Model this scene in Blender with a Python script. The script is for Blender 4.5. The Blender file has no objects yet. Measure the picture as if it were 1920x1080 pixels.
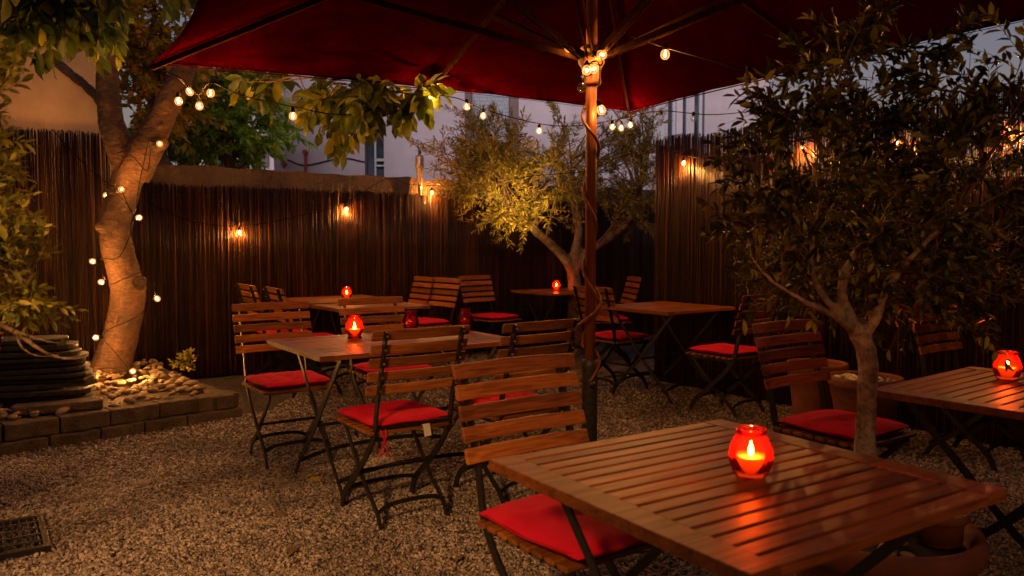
import bpy, math, random
import numpy as np
from mathutils import Vector, Matrix, noise
random.seed(7); rng = np.random.default_rng(7)
R = math.radians
sc = bpy.context.scene
COL = sc.collection

# ------------------------------------------------------------------ camera
F, PITCH, HC = 1490.0, 0.058, 1.264
cam_d = bpy.data.cameras.new("camera"); cam = bpy.data.objects.new("camera", cam_d); COL.objects.link(cam)
cam.location = (0, 0, HC); cam.rotation_euler = (math.pi/2 - PITCH, 0, 0)
cam_d.sensor_width = 36; cam_d.lens = F/1920*36; cam_d.clip_start = .05; cam_d.clip_end = 400
cam_d.dof.use_dof = True; cam_d.dof.focus_distance = 4.3; cam_d.dof.aperture_fstop = 3.6
sc.camera = cam
CP, SP = math.cos(PITCH), math.sin(PITCH)
def ray(px, py):
    dx, dy = (px-960)/F, (540-py)/F
    return Vector((dx, CP+dy*SP, -SP+dy*CP))
def at(px, py, Y):                 # point of the view ray at world depth Y
    r = ray(px, py); return Vector((0, 0, HC)) + r*(Y/r.y)
def on(px, py, z=0):               # point of the view ray at height z
    r = ray(px, py); return Vector((0, 0, HC)) + r*((z-HC)/r.z)
UA = .6                            # the yard's main direction
U = Vector((math.cos(UA), math.sin(UA), 0)); V = Vector((math.sin(UA), -math.cos(UA), 0))

# ------------------------------------------------------------------ helpers
def tag(o, label=None, cat=None, group=None, kind=None):
    if label: o['label'] = label
    if cat: o['category'] = cat
    if group: o['group'] = group
    if kind: o['kind'] = kind
    return o
def empty(name, loc=(0, 0, 0), rz=0):
    o = bpy.data.objects.new(name, None); COL.objects.link(o); o.location = loc; o.rotation_euler = (0, 0, rz)
    o.empty_display_size = .1
    return o
class MB:
    def __init__(s): s.v = []; s.f = []
    def add(s, vs, fs):
        b = len(s.v); s.v += [tuple(v) for v in vs]; s.f += [tuple(i+b for i in f) for f in fs]
    def box(s, x0, x1, y0, y1, z0, z1, M=None):
        vs = [Vector((x, y, z)) for x in (x0, x1) for y in (y0, y1) for z in (z0, z1)]
        if M: vs = [M @ v for v in vs]
        s.add(vs, [(0, 1, 3, 2), (4, 6, 7, 5), (0, 4, 5, 1), (2, 3, 7, 6), (0, 2, 6, 4), (1, 5, 7, 3)])
    def tube(s, pts, r, k=8, cap=True):
        pts = [Vector(p) for p in pts]; n = len(pts)
        rs = r if isinstance(r, (list, tuple)) else [r]*n
        T = [(pts[min(i+1, n-1)]-pts[max(i-1, 0)]).normalized() for i in range(n)]
        a = T[0].orthogonal().normalized(); vs = []
        for i in range(n):
            a = (a - T[i]*a.dot(T[i]))
            a = a.normalized() if a.length > 1e-6 else T[i].orthogonal().normalized()
            b = T[i].cross(a)
            for j in range(k):
                t = 2*math.pi*j/k; vs.append(pts[i] + (a*math.cos(t)+b*math.sin(t))*rs[i])
        fs = [(i*k+j, i*k+(j+1) % k, (i+1)*k+(j+1) % k, (i+1)*k+j) for i in range(n-1) for j in range(k)]
        if cap: fs += [tuple(range(k))[::-1], tuple((n-1)*k+j for j in range(k))]
        s.add(vs, fs)
    def strip(s, pts, w, t, side):          # flat bar swept along pts, thickness t along side
        pts = [Vector(p) for p in pts]; n = len(pts); side = Vector(side).normalized(); vs = []
        for i in range(n):
            T = (pts[min(i+1, n-1)]-pts[max(i-1, 0)]).normalized(); W = T.cross(side).normalized()
            for a, b in ((-1, -1), (1, -1), (1, 1), (-1, 1)): vs.append(pts[i]+W*(a*w/2)+side*(b*t/2))
        fs = [(i*4+j, i*4+(j+1) % 4, (i+1)*4+(j+1) % 4, (i+1)*4+j) for i in range(n-1) for j in range(4)]
        fs += [(3, 2, 1, 0), tuple((n-1)*4+j for j in range(4))]
        s.add(vs, fs)
    def lathe(s, prof, k=28, c=(0, 0, 0)):
        c = Vector(c); n = len(prof)
        vs = [c+Vector((r*math.cos(2*math.pi*j/k), r*math.sin(2*math.pi*j/k), z)) for r, z in prof for j in range(k)]
        fs = [(i*k+j, i*k+(j+1) % k, (i+1)*k+(j+1) % k, (i+1)*k+j) for i in range(n-1) for j in range(k)]
        s.add(vs, fs)
    def build(s, name, mat, parent=None, smooth=False, bevel=0):
        me = bpy.data.meshes.new(name); me.from_pydata(s.v, [], s.f); me.update()
        return link(name, me, mat, parent, smooth, bevel)
def link(name, me, mat, parent=None, smooth=False, bevel=0):
    o = bpy.data.objects.new(name, me); COL.objects.link(o)
    if mat: me.materials.append(mat)
    if smooth: me.polygons.foreach_set('use_smooth', [True]*len(me.polygons))
    if bevel:
        m = o.modifiers.new('bevel', 'BEVEL'); m.width = bevel; m.segments = 2; m.limit_method = 'ANGLE'
    if parent: o.parent = parent
    return o
def np_mesh(name, V_, quads, mat, parent=None, smooth=False, n=4):
    me = bpy.data.meshes.new(name); V_ = np.asarray(V_, dtype=np.float32).reshape(-1, 3)
    q = np.asarray(quads, dtype=np.int32).reshape(-1, n)
    me.vertices.add(len(V_)); me.vertices.foreach_set('co', V_.ravel())
    me.loops.add(q.size); me.loops.foreach_set('vertex_index', q.ravel())
    me.polygons.add(len(q)); me.polygons.foreach_set('loop_start', np.arange(0, q.size, n, dtype=np.int32))
    me.update(calc_edges=True); me.validate()
    return link(name, me, mat, parent, smooth)
def children(o): return [c for c in bpy.data.objects if c.parent == o]
def copy_tree(o, parent=None):
    c = o.copy(); COL.objects.link(c)
    if parent: c.parent = parent
    for ch in children(o): copy_tree(ch, c)
    return c
def interp(pts, n):                        # Catmull-Rom through pts
    P_ = [Vector(p) for p in pts]; P_ = [P_[0]*2-P_[1]] + P_ + [P_[-1]*2-P_[-2]]; out = []
    for i in range(1, len(P_)-2):
        a, b, c, d = P_[i-1:i+3]
        for j in range(n):
            t = j/n; out.append(.5*((2*b)+(c-a)*t+(2*a-5*b+4*c-d)*t*t+(3*b-a-3*c+d)*t**3))
    out.append(P_[-2]); return out

# ------------------------------------------------------------------ materials
def mat_new(name):
    m = bpy.data.materials.new(name); m.use_nodes = True; nt = m.node_tree; nt.nodes.clear()
    out = nt.nodes.new('ShaderNodeOutputMaterial'); return m, nt, out
class N:
    def __init__(s, nt): s.nt = nt
    def __call__(s, t, **k):
        n = s.nt.nodes.new('ShaderNode'+t)
        for a, b in k.items(): setattr(n, a, b)
        return n
    def l(s, a, b): s.nt.links.new(a, b)
    def ramp(s, fac, stops):
        r = s('ValToRGB'); e = r.color_ramp.elements
        while len(e) < len(stops): e.new(.5)
        for x, (p, c) in zip(e, stops): x.position = p; x.color = (*c, 1)
        s.l(fac, r.inputs[0]); return r.outputs[0]
    def noise(s, vec, scale, detail=6, rough=.6):
        n = s('TexNoise'); n.inputs['Scale'].default_value = scale; n.inputs['Detail'].default_value = detail
        n.inputs['Roughness'].default_value = rough
        if vec: s.l(vec, n.inputs['Vector'])
        return n
    def mapping(s, vec, scale):
        m = s('Mapping'); m.inputs['Scale'].default_value = scale; s.l(vec, m.inputs['Vector']); return m.outputs[0]
    def bump(s, h, strength, dist, normal=None):
        b = s('Bump'); b.inputs['Strength'].default_value = strength; b.inputs['Distance'].default_value = dist
        s.l(h, b.inputs['Height'])
        if normal: s.l(normal, b.inputs['Normal'])
        return b.outputs[0]
    def mix(s, fac, a, b, mode='MIX'):
        m = s('MixRGB', blend_type=mode)
        for i, x in enumerate((fac, a, b)):
            if hasattr(x, 'type'): s.l(x, m.inputs[i])
            elif isinstance(x, tuple): m.inputs[i].default_value = (*x, 1)
            else: m.inputs[i].default_value = x
        return m.outputs[0]
def principled(n, out, col, rough, normal=None, metal=0, spec=.5):
    p = n('BsdfPrincipled')
    if isinstance(col, tuple): p.inputs['Base Color'].default_value = (*col, 1)
    else: n.l(col, p.inputs['Base Color'])
    if hasattr(rough, 'type'): n.l(rough, p.inputs['Roughness'])
    else: p.inputs['Roughness'].default_value = rough
    p.inputs['Metallic'].default_value = metal; p.inputs['Specular IOR Level'].default_value = spec
    if normal: n.l(normal, p.inputs['Normal'])
    n.l(p.outputs[0], out.inputs[0]); return p
def mul(n, a, b, op='MULTIPLY'):
    m = n('Math', operation=op)
    for i, x in enumerate((a, b)):
        if hasattr(x, 'type'): n.l(x, m.inputs[i])
        else: m.inputs[i].default_value = x
    return m.outputs[0]
def rnd_scale(n, col, lo, hi):             # brightness varies from piece to piece
    g = n('NewGeometry'); r = n('MapRange'); r.inputs['To Min'].default_value = lo; r.inputs['To Max'].default_value = hi
    n.l(g.outputs['Random Per Island'], r.inputs[0])
    oi = n('ObjectInfo'); r2 = n('MapRange'); r2.inputs['To Min'].default_value = .85; r2.inputs['To Max'].default_value = 1.15
    n.l(oi.outputs['Random'], r2.inputs[0])
    h = n('HueSaturation'); n.l(col, h.inputs['Color']); n.l(mul(n, r.outputs[0], r2.outputs[0]), h.inputs['Value']); return h.outputs[0]
def wood(name, axis, dark, light, rough=.42, spec=.32):
    m, nt, out = mat_new(name); n = N(nt); tc = n('TexCoord'); oi = n('ObjectInfo'); g = n('NewGeometry')
    add = n('VectorMath', operation='ADD'); n.l(tc.outputs['Object'], add.inputs[0])
    cmb = n('CombineXYZ')
    for i in range(3): n.l(mul(n, g.outputs['Random Per Island'], 7.3+i*3), cmb.inputs[i])
    n.l(cmb.outputs[0], add.inputs[1])
    s = [26, 26, 26]; s[axis] = 2.2
    v = n.mapping(add.outputs[0], s); a = n.noise(v, 1, 8, .62)
    s2 = [160, 160, 160]; s2[axis] = 6; b = n.noise(n.mapping(add.outputs[0], s2), 1, 3, .5)
    blot = n.noise(add.outputs[0], 5, 3)
    fac = mul(n, mul(n, a.outputs[0], b.outputs[0], 'ADD'), .5)
    c = n.ramp(fac, [(.36, dark), (.62, light)])
    c = n.mix(.5, c, n.ramp(blot.outputs[0], [(.3, (.45, .42, .4)), (.7, (1.1, 1.05, 1))]), 'MULTIPLY')
    c = rnd_scale(n, c, .6, 1.35)
    rg = n('MapRange'); n.l(blot.outputs[0], rg.inputs[0]); rg.inputs['To Min'].default_value = rough-.1; rg.inputs['To Max'].default_value = rough+.15
    principled(n, out, c, rg.outputs[0], n.bump(fac, .35, .002), 0, spec)
    return m
M_CHAIR = wood('chair_wood', 1, (.11, .028, .004), (.36, .125, .022), .5)
M_TABLE = wood('table_wood', 0, (.085, .020, .003), (.30, .092, .013), .44)
M_RIB = wood('rib_wood', 2, (.026, .010, .004), (.065, .024, .009), .8, 0)
M_POLE = wood('pole_wood', 2, (.12, .035, .012), (.30, .10, .035), .4)
def metal_mat(name, col, rough=.5, metal=.6, spec=.5):
    m, nt, out = mat_new(name); n = N(nt); tc = n('TexCoord'); a = n.noise(tc.outputs['Object'], 60, 4)
    c = n.ramp(a.outputs[0], [(.35, tuple(x*.6 for x in col)), (.7, tuple(x*1.35 for x in col))])
    principled(n, out, c, rough, n.bump(a.outputs[0], .3, .0008), metal, spec); return m
M_METAL = metal_mat('painted_steel', (.018, .016, .015), .42, .3)
M_SLEEVE = metal_mat('steel_sleeve', (.06, .055, .05), .5, .5)
M_BRASS = metal_mat('brass', (.5, .35, .15), .3, 1)
M_STEEL = metal_mat('rivet_steel', (.45, .42, .4), .35, 1)
M_TORCH = metal_mat('torch_steel', (.6, .45, .28), .35, .6)
M_CABLE = metal_mat('cable_rubber', (.008, .006, .005), .85, 0, .1)
M_RCABLE = metal_mat('brown_cable', (.20, .055, .02), .5, 0)
def fabric(name, c0, c1, trans=None, scale=900):
    m, nt, out = mat_new(name); n = N(nt); tc = n('TexCoord')
    a = n.noise(tc.outputs['Object'], 6, 5); w = n.noise(tc.outputs['Object'], scale, 2)
    c = n.ramp(a.outputs[0], [(.3, c0), (.7, c1)])
    nb = n.bump(w.outputs[0], .35, .001, n.bump(a.outputs[0], .4, .02))
    p = principled(n, out, c, .85, nb, 0, .2)
    p.inputs['Sheen Weight'].default_value = .08; p.inputs['Sheen Tint'].default_value = (*c1, 1)
    if trans:
        t = n('BsdfTranslucent'); n.l(c, t.inputs[0]); mx = n('MixShader'); mx.inputs[0].default_value = trans
        p = n('BsdfDiffuse'); n.l(c, p.inputs[0]); n.l(nb, p.inputs['Normal'])
        n.l(p.outputs[0], mx.inputs[1]); n.l(t.outputs[0], mx.inputs[2]); n.l(mx.outputs[0], out.inputs[0])
    return m
M_CUSH = fabric('cushion_cotton', (.46, .003, .022), (.66, .006, .036))
M_CANOPY = fabric('canopy_canvas', (.027, .0002, .0012), (.041, .0003, .0016), .12, 500)
M_TAG = fabric('paper_tag', (.55, .5, .45), (.7, .65, .6))
def stone(name, c0, c1, scale, bump=.5, dist=.01, rough=.85, isl=(.7, 1.3)):
    m, nt, out = mat_new(name); n = N(nt); tc = n('TexCoord')
    a = n.noise(tc.outputs['Object'], scale, 8, .65); b = n.noise(tc.outputs['Object'], scale*7, 4)
    c = n.ramp(a.outputs[0], [(.3, c0), (.7, c1)])
    c = rnd_scale(n, c, *isl)
    if name.startswith('gravel'): c = n.mix(.8, c, n.ramp(n.noise(tc.outputs['Object'], 1.1, 6).outputs[0], [(.36, (.38, .33, .30)), (.62, (1.15, 1.12, 1.1))]), 'MULTIPLY')
    principled(n, out, c, rough, n.bump(mul(n, a.outputs[0], b.outputs[0], 'ADD'), bump, dist)); return m
M_GRAVEL = stone('gravel_chips', (.16, .13, .11), (.54, .46, .39), 30, .4, .002, .8, (.35, 1.6))
M_PEBBLE = stone('bed_pebbles', (.17, .115, .065), (.40, .29, .17), 12, .3, .003, .7, (.5, 1.3))
M_WPEBBLE = stone('white_pebbles', (.5, .46, .4), (.75, .7, .62), 12, .3, .003, .6)
M_BLOCK = stone('edging_stone', (.05, .034, .02), (.17, .12, .07), 9, .8, .02)
M_SLATE = stone('slate', (.007, .006, .004), (.032, .025, .016), 9, .9, .012, .7)
M_PAVER = stone('paver', (.10, .065, .04), (.22, .15, .10), 6, .5, .006)
M_TERRA = stone('terracotta', (.13, .036, .014), (.25, .075, .028), 7, .25, .003, .75, (.95, 1.05))
M_SOIL = stone('soil', (.02, .014, .01), (.06, .04, .025), 25, .8, .01)
M_PLASTER_W = stone('warm_plaster', (.30, .19, .09), (.50, .33, .17), 1.6, .5, .012, .9, (1, 1))
M_OLDWALL = stone('old_garden_wall', (.045, .028, .015), (.13, .08, .04), 3, .9, .03, .95, (1, 1))
M_HOUSE = stone('house_render', (.46, .39, .40), (.74, .65, .67), .7, .25, .01, .9, (1, 1))
M_HOUSE2 = stone('side_render', (.72, .68, .72), (.8, .76, .8), .7, .2, .01, .9, (1, 1))
M_FRAME = metal_mat('window_frame_paint', (.55, .55, .6), .5, 0)
M_SHUT = metal_mat('roller_shutter', (.34, .37, .42), .5, 0)
M_PILASTER = stone('pilaster', (.17, .12, .11), (.25, .18, .17), 2, .3, .01, .9, (1, 1))
M_BRICKRED = stone('red_cap', (.35, .06, .03), (.5, .1, .05), 5, .2, .005)
M_WAXW = stone('unlit_wax', (.6, .3, .25), (.7, .4, .3), 20, .1, .001, .5, (1, 1))
def glass_pane(name):
    m, nt, out = mat_new(name); n = N(nt); tc = n('TexCoord')
    c = n.ramp(n.noise(tc.outputs['Object'], 1.5, 3).outputs[0], [(.4, (.015, .022, .03)), (.65, (.10, .13, .16))])
    principled(n, out, c, .08); return m
M_PANE = glass_pane('window_glass')
def reed_mat():
    m, nt, out = mat_new('reed'); n = N(nt); tc = n('TexCoord'); g = n('NewGeometry')
    a = n.noise(n.mapping(tc.outputs['Object'], (60, 60, 6)), 1, 5)
    c = n.ramp(g.outputs['Random Per Island'], [(0, (.006, .002, .001)), (.5, (.026, .008, .0025)), (.85, (.070, .022, .007)), (1, (.17, .062, .020))])
    c = n.mix(.8, c, n.ramp(a.outputs[0], [(.3, (.45, .4, .35)), (.7, (1.15, 1.1, 1.05))]), 'MULTIPLY')
    big = n.noise(tc.outputs['Object'], 1.3, 4)
    c = n.mix(.7, c, n.ramp(big.outputs[0], [(.35, (.45, .45, .45)), (.65, (1.1, 1.1, 1.1))]), 'MULTIPLY')
    principled(n, out, c, .42, n.bump(a.outputs[0], .3, .001), 0, .25); return m
M_REED = reed_mat()
def bark(name, c0, c1, sc_=(14, 14, 30), dist=.012):
    m, nt, out = mat_new(name); n = N(nt); tc = n('TexCoord')
    a = n.noise(n.mapping(tc.outputs['Object'], sc_), 1, 8, .65); b = n.noise(tc.outputs['Object'], 3.2, 4)
    w = n('TexVoronoi', feature='DISTANCE_TO_EDGE'); w.inputs['Scale'].default_value = 1
    n.l(n.mapping(tc.outputs['Object'], tuple(x*.6 for x in sc_)), w.inputs['Vector'])
    c = n.ramp(mul(n, mul(n, a.outputs[0], b.outputs[0], 'ADD'), .5), [(.36, c0), (.60, c1)])
    f_ = n.noise(tc.outputs['Object'], 55, 5, .7)
    c = n.mix(.85, c, n.ramp(f_.outputs[0], [(.36, (.30, .27, .25)), (.55, (1.1, 1.08, 1.05))]), 'MULTIPLY')
    h = mul(n, a.outputs[0], mul(n, w.outputs[0], .35), 'ADD')
    principled(n, out, c, .75, n.bump(h, .8, dist)); return m
M_BARK = bark('walnut_bark', (.014, .006, .002), (.105, .044, .012), (16, 16, 42), .03)
M_OBARK = bark('olive_bark', (.035, .02, .010), (.26, .17, .09), (24, 24, 12), .01)
M_PBARK = bark('lit_spotted_bark', (.05, .03, .018), (.52, .38, .25), (12, 12, 12), .008)  # mottled bark, paled so its colour carries the light on the trunk
M_TWIG = bark('twig_bark', (.08, .045, .02), (.22, .13, .06), (20, 20, 20), .003)
def leaf(name, cols, trans=.35, rough=.5):
    m, nt, out = mat_new(name); n = N(nt); g = n('NewGeometry'); tc = n('TexCoord')
    c = n.ramp(g.outputs['Random Per Island'], cols)
    b = n.noise(tc.outputs['Object'], 4, 3)
    c = n.mix(.8, c, n.ramp(b.outputs[0], [(.35, (.55, .6, .5)), (.65, (1.2, 1.15, 1.1))]), 'MULTIPLY')
    p = principled(n, out, c, rough, None, 0, .4); t = n('BsdfTranslucent'); n.l(n.mix(1, c, (1.5, 1.6, .6), 'MULTIPLY'), t.inputs[0])
    mx = n('MixShader'); mx.inputs[0].default_value = trans; n.l(p.outputs[0], mx.inputs[1]); n.l(t.outputs[0], mx.inputs[2]); n.l(mx.outputs[0], out.inputs[0]); return m
M_WLEAF = leaf('walnut_leaf', [(0, (.035, .060, .012)), (.7, (.10, .135, .022)), (1, (.36, .32, .03))], .45)
M_OLEAF = leaf('olive_leaf', [(0, (.10, .08, .012)), (.6, (.26, .20, .03)), (1, (.46, .33, .05))], .25)
M_DLEAF = leaf('dark_leaf', [(0, (.018, .019, .004)), (.55, (.055, .055, .010)), (.82, (.15, .13, .018)), (1, (.42, .38, .04))], .2, .4)  # the few bright leaves put warm highlights into the colour
M_SLEAF = leaf('shrub_leaf', [(0, (.10, .11, .02)), (.6, (.26, .24, .04)), (1, (.48, .40, .07))], .35)
M_BLEAF = leaf('garden_tree_leaf', [(0, (.14, .27, .04)), (.6, (.36, .58, .08)), (1, (.70, .70, .07))], .35)
M_YLEAF = leaf('yellow_leaf', [(0, (.20, .26, .03)), (.5, (.55, .38, .03)), (1, (.95, .50, .04))], .4)
def emis(name, col, s):
    m, nt, out = mat_new(name); n = N(nt); e = n('Emission'); e.inputs[0].default_value = (*col, 1); e.inputs[1].default_value = s
    n.l(e.outputs[0], out.inputs[0]); return m
M_FIL = emis('filament', (1, .40, .09), 8500)
M_FLAME = emis('flame', (1, .50, .17), 1300)
def bulb_glass(name, s):
    m, nt, out = mat_new(name); n = N(nt); lw = n('LayerWeight'); lw.inputs[0].default_value = .35
    tr = n('BsdfTransparent'); e = n('Emission'); e.inputs[0].default_value = (1, .36, .08, 1); e.inputs[1].default_value = s
    gl = n('BsdfGlossy'); gl.inputs[1].default_value = .05
    a = n('AddShader'); n.l(gl.outputs[0], a.inputs[0]); n.l(e.outputs[0], a.inputs[1])
    mx = n('MixShader'); r = n('MapRange'); r.inputs['To Min'].default_value = .16; r.inputs['To Max'].default_value = .75
    n.l(lw.outputs['Facing'], r.inputs[0]); n.l(r.outputs[0], mx.inputs[0])
    n.l(tr.outputs[0], mx.inputs[1]); n.l(a.outputs[0], mx.inputs[2]); n.l(mx.outputs[0], out.inputs[0]); return m
M_BULB = bulb_glass('bulb_glass_lit', 2.2); M_BULB0 = bulb_glass('bulb_glass_unlit', .03)
def red_glass(name, tint, dif):
    m, nt, out = mat_new(name); n = N(nt); tr = n('BsdfTransparent'); tr.inputs[0].default_value = (*tint, 1)
    tc = n('TexCoord'); v = n('TexVoronoi'); v.inputs['Scale'].default_value = 45; n.l(tc.outputs['Object'], v.inputs['Vector'])
    bp = n.bump(v.outputs[0], .3, .003)
    gl = n('BsdfGlossy'); gl.inputs[0].default_value = (1, .7, .6, 1); gl.inputs[1].default_value = .08; n.l(bp, gl.inputs['Normal'])
    tl = n('BsdfTranslucent'); tl.inputs[0].default_value = (.75, .012, .008, 1); n.l(bp, tl.inputs['Normal'])
    df = n('BsdfDiffuse'); df.inputs[0].default_value = (.5, .01, .01, 1)
    m1 = n('MixShader'); m1.inputs[0].default_value = dif; n.l(tr.outputs[0], m1.inputs[1])
    m2 = n('MixShader'); m2.inputs[0].default_value = .35; n.l(tl.outputs[0], m2.inputs[1]); n.l(df.outputs[0], m2.inputs[2]); n.l(m2.outputs[0], m1.inputs[2])
    fr = n('Fresnel'); fr.inputs[0].default_value = 1.5; m3 = n('MixShader'); n.l(fr.outputs[0], m3.inputs[0]); n.l(m1.outputs[0], m3.inputs[1]); n.l(gl.outputs[0], m3.inputs[2])
    n.l(m3.outputs[0], out.inputs[0]); return m
M_RGLASS = red_glass('red_glass', (1, .36, .13), .22)
M_RGLASS0 = red_glass('red_glass_unlit', (.9, .14, .12), .10)
def wax():  # emission stands in for flame light scattered through the wax
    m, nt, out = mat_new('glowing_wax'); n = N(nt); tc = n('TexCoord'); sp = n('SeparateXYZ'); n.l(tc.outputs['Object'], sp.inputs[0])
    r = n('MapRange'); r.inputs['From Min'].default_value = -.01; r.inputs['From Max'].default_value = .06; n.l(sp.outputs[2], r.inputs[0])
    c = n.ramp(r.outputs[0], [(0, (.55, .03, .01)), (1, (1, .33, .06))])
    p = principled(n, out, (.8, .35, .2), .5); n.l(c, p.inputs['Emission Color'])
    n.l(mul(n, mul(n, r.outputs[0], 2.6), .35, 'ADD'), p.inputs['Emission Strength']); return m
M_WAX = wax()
def ground_mat():
    m, nt, out = mat_new('gravel_ground'); n = N(nt); tc = n('TexCoord')
    v = n('TexVoronoi'); v.inputs['Scale'].default_value = 75; n.l(tc.outputs['Object'], v.inputs['Vector'])
    c = n.ramp(v.outputs['Color'], [(0, (.05, .04, .03)), (.5, (.17, .14, .11)), (1, (.40, .34, .28))])
    d = n.ramp(v.outputs['Distance'], [(0, (1, 1, 1)), (.7, (.15, .15, .15))])
    c = n.mix(1, c, d, 'MULTIPLY')
    big = n.noise(tc.outputs['Object'], 1.2, 5)
    c = n.mix(.6, c, n.ramp(big.outputs[0], [(.3, (.55, .5, .5)), (.7, (1.1, 1.1, 1.1))]), 'MULTIPLY')
    principled(n, out, c, .8, n.bump(d, 1, .01)); return m
M_GROUND = ground_mat()

FL = []
# ------------------------------------------------------------------ ground
mb = MB(); mb.add([(-120, -60, 0), (120, -60, 0), (120, 180, 0), (-120, 180, 0)], [(0, 1, 2, 3)])
tag(mb.build('ground', M_GROUND), kind='structure')
def stones(name, pts, size, mat, flat=.6, parent=None, kmin=.6, kmax=1.5):
    n = len(pts); base = np.array([[-1, -1, -1], [1, -1, -1], [1, 1, -1], [-1, 1, -1], [-1, -1, 1], [1, -1, 1], [1, 1, 1], [-1, 1, 1]], float)*.5
    s = size*rng.uniform(kmin, kmax, (n, 1, 1))*np.stack([rng.uniform(.8, 1.7, n), rng.uniform(.7, 1.1, n), rng.uniform(flat*.7, flat*1.3, n)], -1)[:, None, :]
    v = base[None]*(1+rng.uniform(-.3, .3, (n, 8, 3)))*s
    ax = rng.normal(size=(n, 3)); ax[:, 2] *= 2.5; ax /= np.linalg.norm(ax, axis=1, keepdims=True); th = rng.uniform(0, 6.28, n)[:, None, None]; ax = ax[:, None, :]
    v = v*np.cos(th)+np.cross(np.broadcast_to(ax, v.shape), v)*np.sin(th)+ax*(v*ax).sum(-1, keepdims=True)*(1-np.cos(th))
    v += np.asarray(pts)[:, None, :]
    q = np.array([[0, 3, 2, 1], [4, 5, 6, 7], [0, 1, 5, 4], [1, 2, 6, 5], [2, 3, 7, 6], [3, 0, 4, 7]])
    qq = q[None]+np.arange(n)[:, None, None]*8
    return np_mesh(name, v, qq, mat, parent)
def gravel_pts(y0, y1, dens):
    n = int((y1-y0)*(1.45*y1+.8)*dens); y = rng.uniform(y0, y1, n); x = rng.uniform(-.5, .5, n)*(1.45*y1+.8)
    k = np.abs(x) < .72*y+.4; x, y = x[k], y[k]
    k = ~((x < -1.8) & (y > (x+2.94)*.97+4.80))            # inside the planting bed
    return np.stack([x[k], y[k], rng.uniform(-.001, .007, k.sum())], -1)
gp = np.concatenate([gravel_pts(1.3, 3, 11500), gravel_pts(3, 4.6, 8500), gravel_pts(4.6, 6, 3200), gravel_pts(6, 8.8, 1500)])
tag(stones('gravel', gp, .0084, M_GRAVEL, .7), 'loose grey brown gravel chips covering the yard floor', 'gravel', kind='stuff')

# paving behind the fence corner, strip of pavers at the left edge
mb = MB(); c0 = Vector((1.05, 8.1, 0))
for i in range(5):
    for j in range(3):
        p = c0+U*(j*.6-.9)+V*(i*.24-.5)
        M = Matrix.Translation(p) @ Matrix.Rotation(UA, 4, 'Z'); mb.box(-.29, .29, -.11, .11, -.02, .022+random.uniform(0, .006), M)
tag(mb.build('paving', M_BLOCK, bevel=.006), kind='structure')
mb = MB()
for i in range(7):
    for j in range(2):
        p = Vector((-2.62, 3.0, 0))+U*(j*.33-.1)-V*(i*.23-.2)
        if i in (2, 3) and j == 1: continue
        mb.box(-.155, .155, -.105, .105, -.02, .0035+random.uniform(0, .003), Matrix.Translation(p) @ Matrix.Rotation(UA, 4, 'Z'))
tag(mb.build('pavement', M_PAVER, bevel=.005), kind='structure')
# fallen leaves
for i in range(16):
    x, y = [(-1.5, 3.9), (-.9, 3.2), (-1.2, 2.9), (-.3, 2.7), (-1.8, 4.2), (-1.0, 4.1), (.1, 4.9), (.7, 4.6), (-.7, 2.6), (-1.6, 3.1), (.9, 5.3), (1.5, 2.0), (1.9, 3.6), (-.2, 3.1), (-1.1, 3.6), (1.3, 4.4)][i]
    o = empty('fallen_leaf', (x, y, .014)); o.rotation_euler = (random.uniform(-.2, .2), random.uniform(-.2, .2), random.uniform(0, 6))
    FL.append(o)
# drain grate
g = empty('drain_grate', (-2.24, 3.20, 0.004), UA); g.scale = (.9, .9, .8); tag(g, 'dark rectangular metal drain grate set in the gravel at the left edge', 'drain grate')
mb = MB()
for a in (-.24, .24): mb.box(-.3, .3, a-.015, a+.015, 0, .035)
for a in (-.3, .3): mb.box(a-.015, a+.015, -.255, .255, 0, .034)
mb.build('frame', M_METAL, g, bevel=.003)
mb = MB(); 
for i in range(18): x = -.27+i*.032; mb.box(x-.004, x+.004, -.225, .225, .004, .03)
mb.build('bars', M_METAL, g)
mb = MB()
for a in (-.15, -.05, .05, .15): mb.box(-.285, .285, a-.006, a+.006, .028, .0335)
mb.build('crossbars', M_SLEEVE, g)

# ------------------------------------------------------------------ walls and fences
def fy(X): return 7.5+.72*(X+2.56)          # line of the back boundary
FD = Vector((1, .72, 0)).normalized(); FN = Vector((FD.y, -FD.x, 0))
def wall_slab(name, X0, X1, off, thick, z0, z1, mat, jag=0, parent=None):
    a = Vector((X0, fy(X0), 0))-FN*off; b = Vector((X1, fy(X1), 0))-FN*off; n = max(2, int((b-a).length/.12)); mb = MB(); vs = []
    for i in range(n+1):
        p = a.lerp(b, i/n); zt = z1+jag*(noise.noise(p*3)+.6*noise.noise(p*11))
        for q, z in ((p, z0), (p, zt), (p-FN*thick, zt+jag*noise.noise(p*5)), (p-FN*thick, z0)): vs.append((q.x, q.y, z))
    fs = [(i*4+j, (i+1)*4+j, (i+1)*4+j+1, i*4+j+1) for i in range(n) for j in range(3)]+[(0, 1, 2, 3), (n*4+3, n*4+2, n*4+1, n*4)]
    mb.add(vs, fs); return mb.build(name, mat, parent)
o = wall_slab('garden_wall', -4.0, 4.2, .10, .30, 0, 1.955, M_OLDWALL, .03)
tag(o, 'rough brown garden wall with an uneven top behind the low reed screen', 'wall')
pxl = at(214, 250, 6.9)
o = wall_slab('house_wall', -9, pxl.x, .06, 3.0, 0, 6.5, M_PLASTER_W)
tag(o, 'high ochre plaster house wall lit orange above the left reed screen', 'wall')
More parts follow.
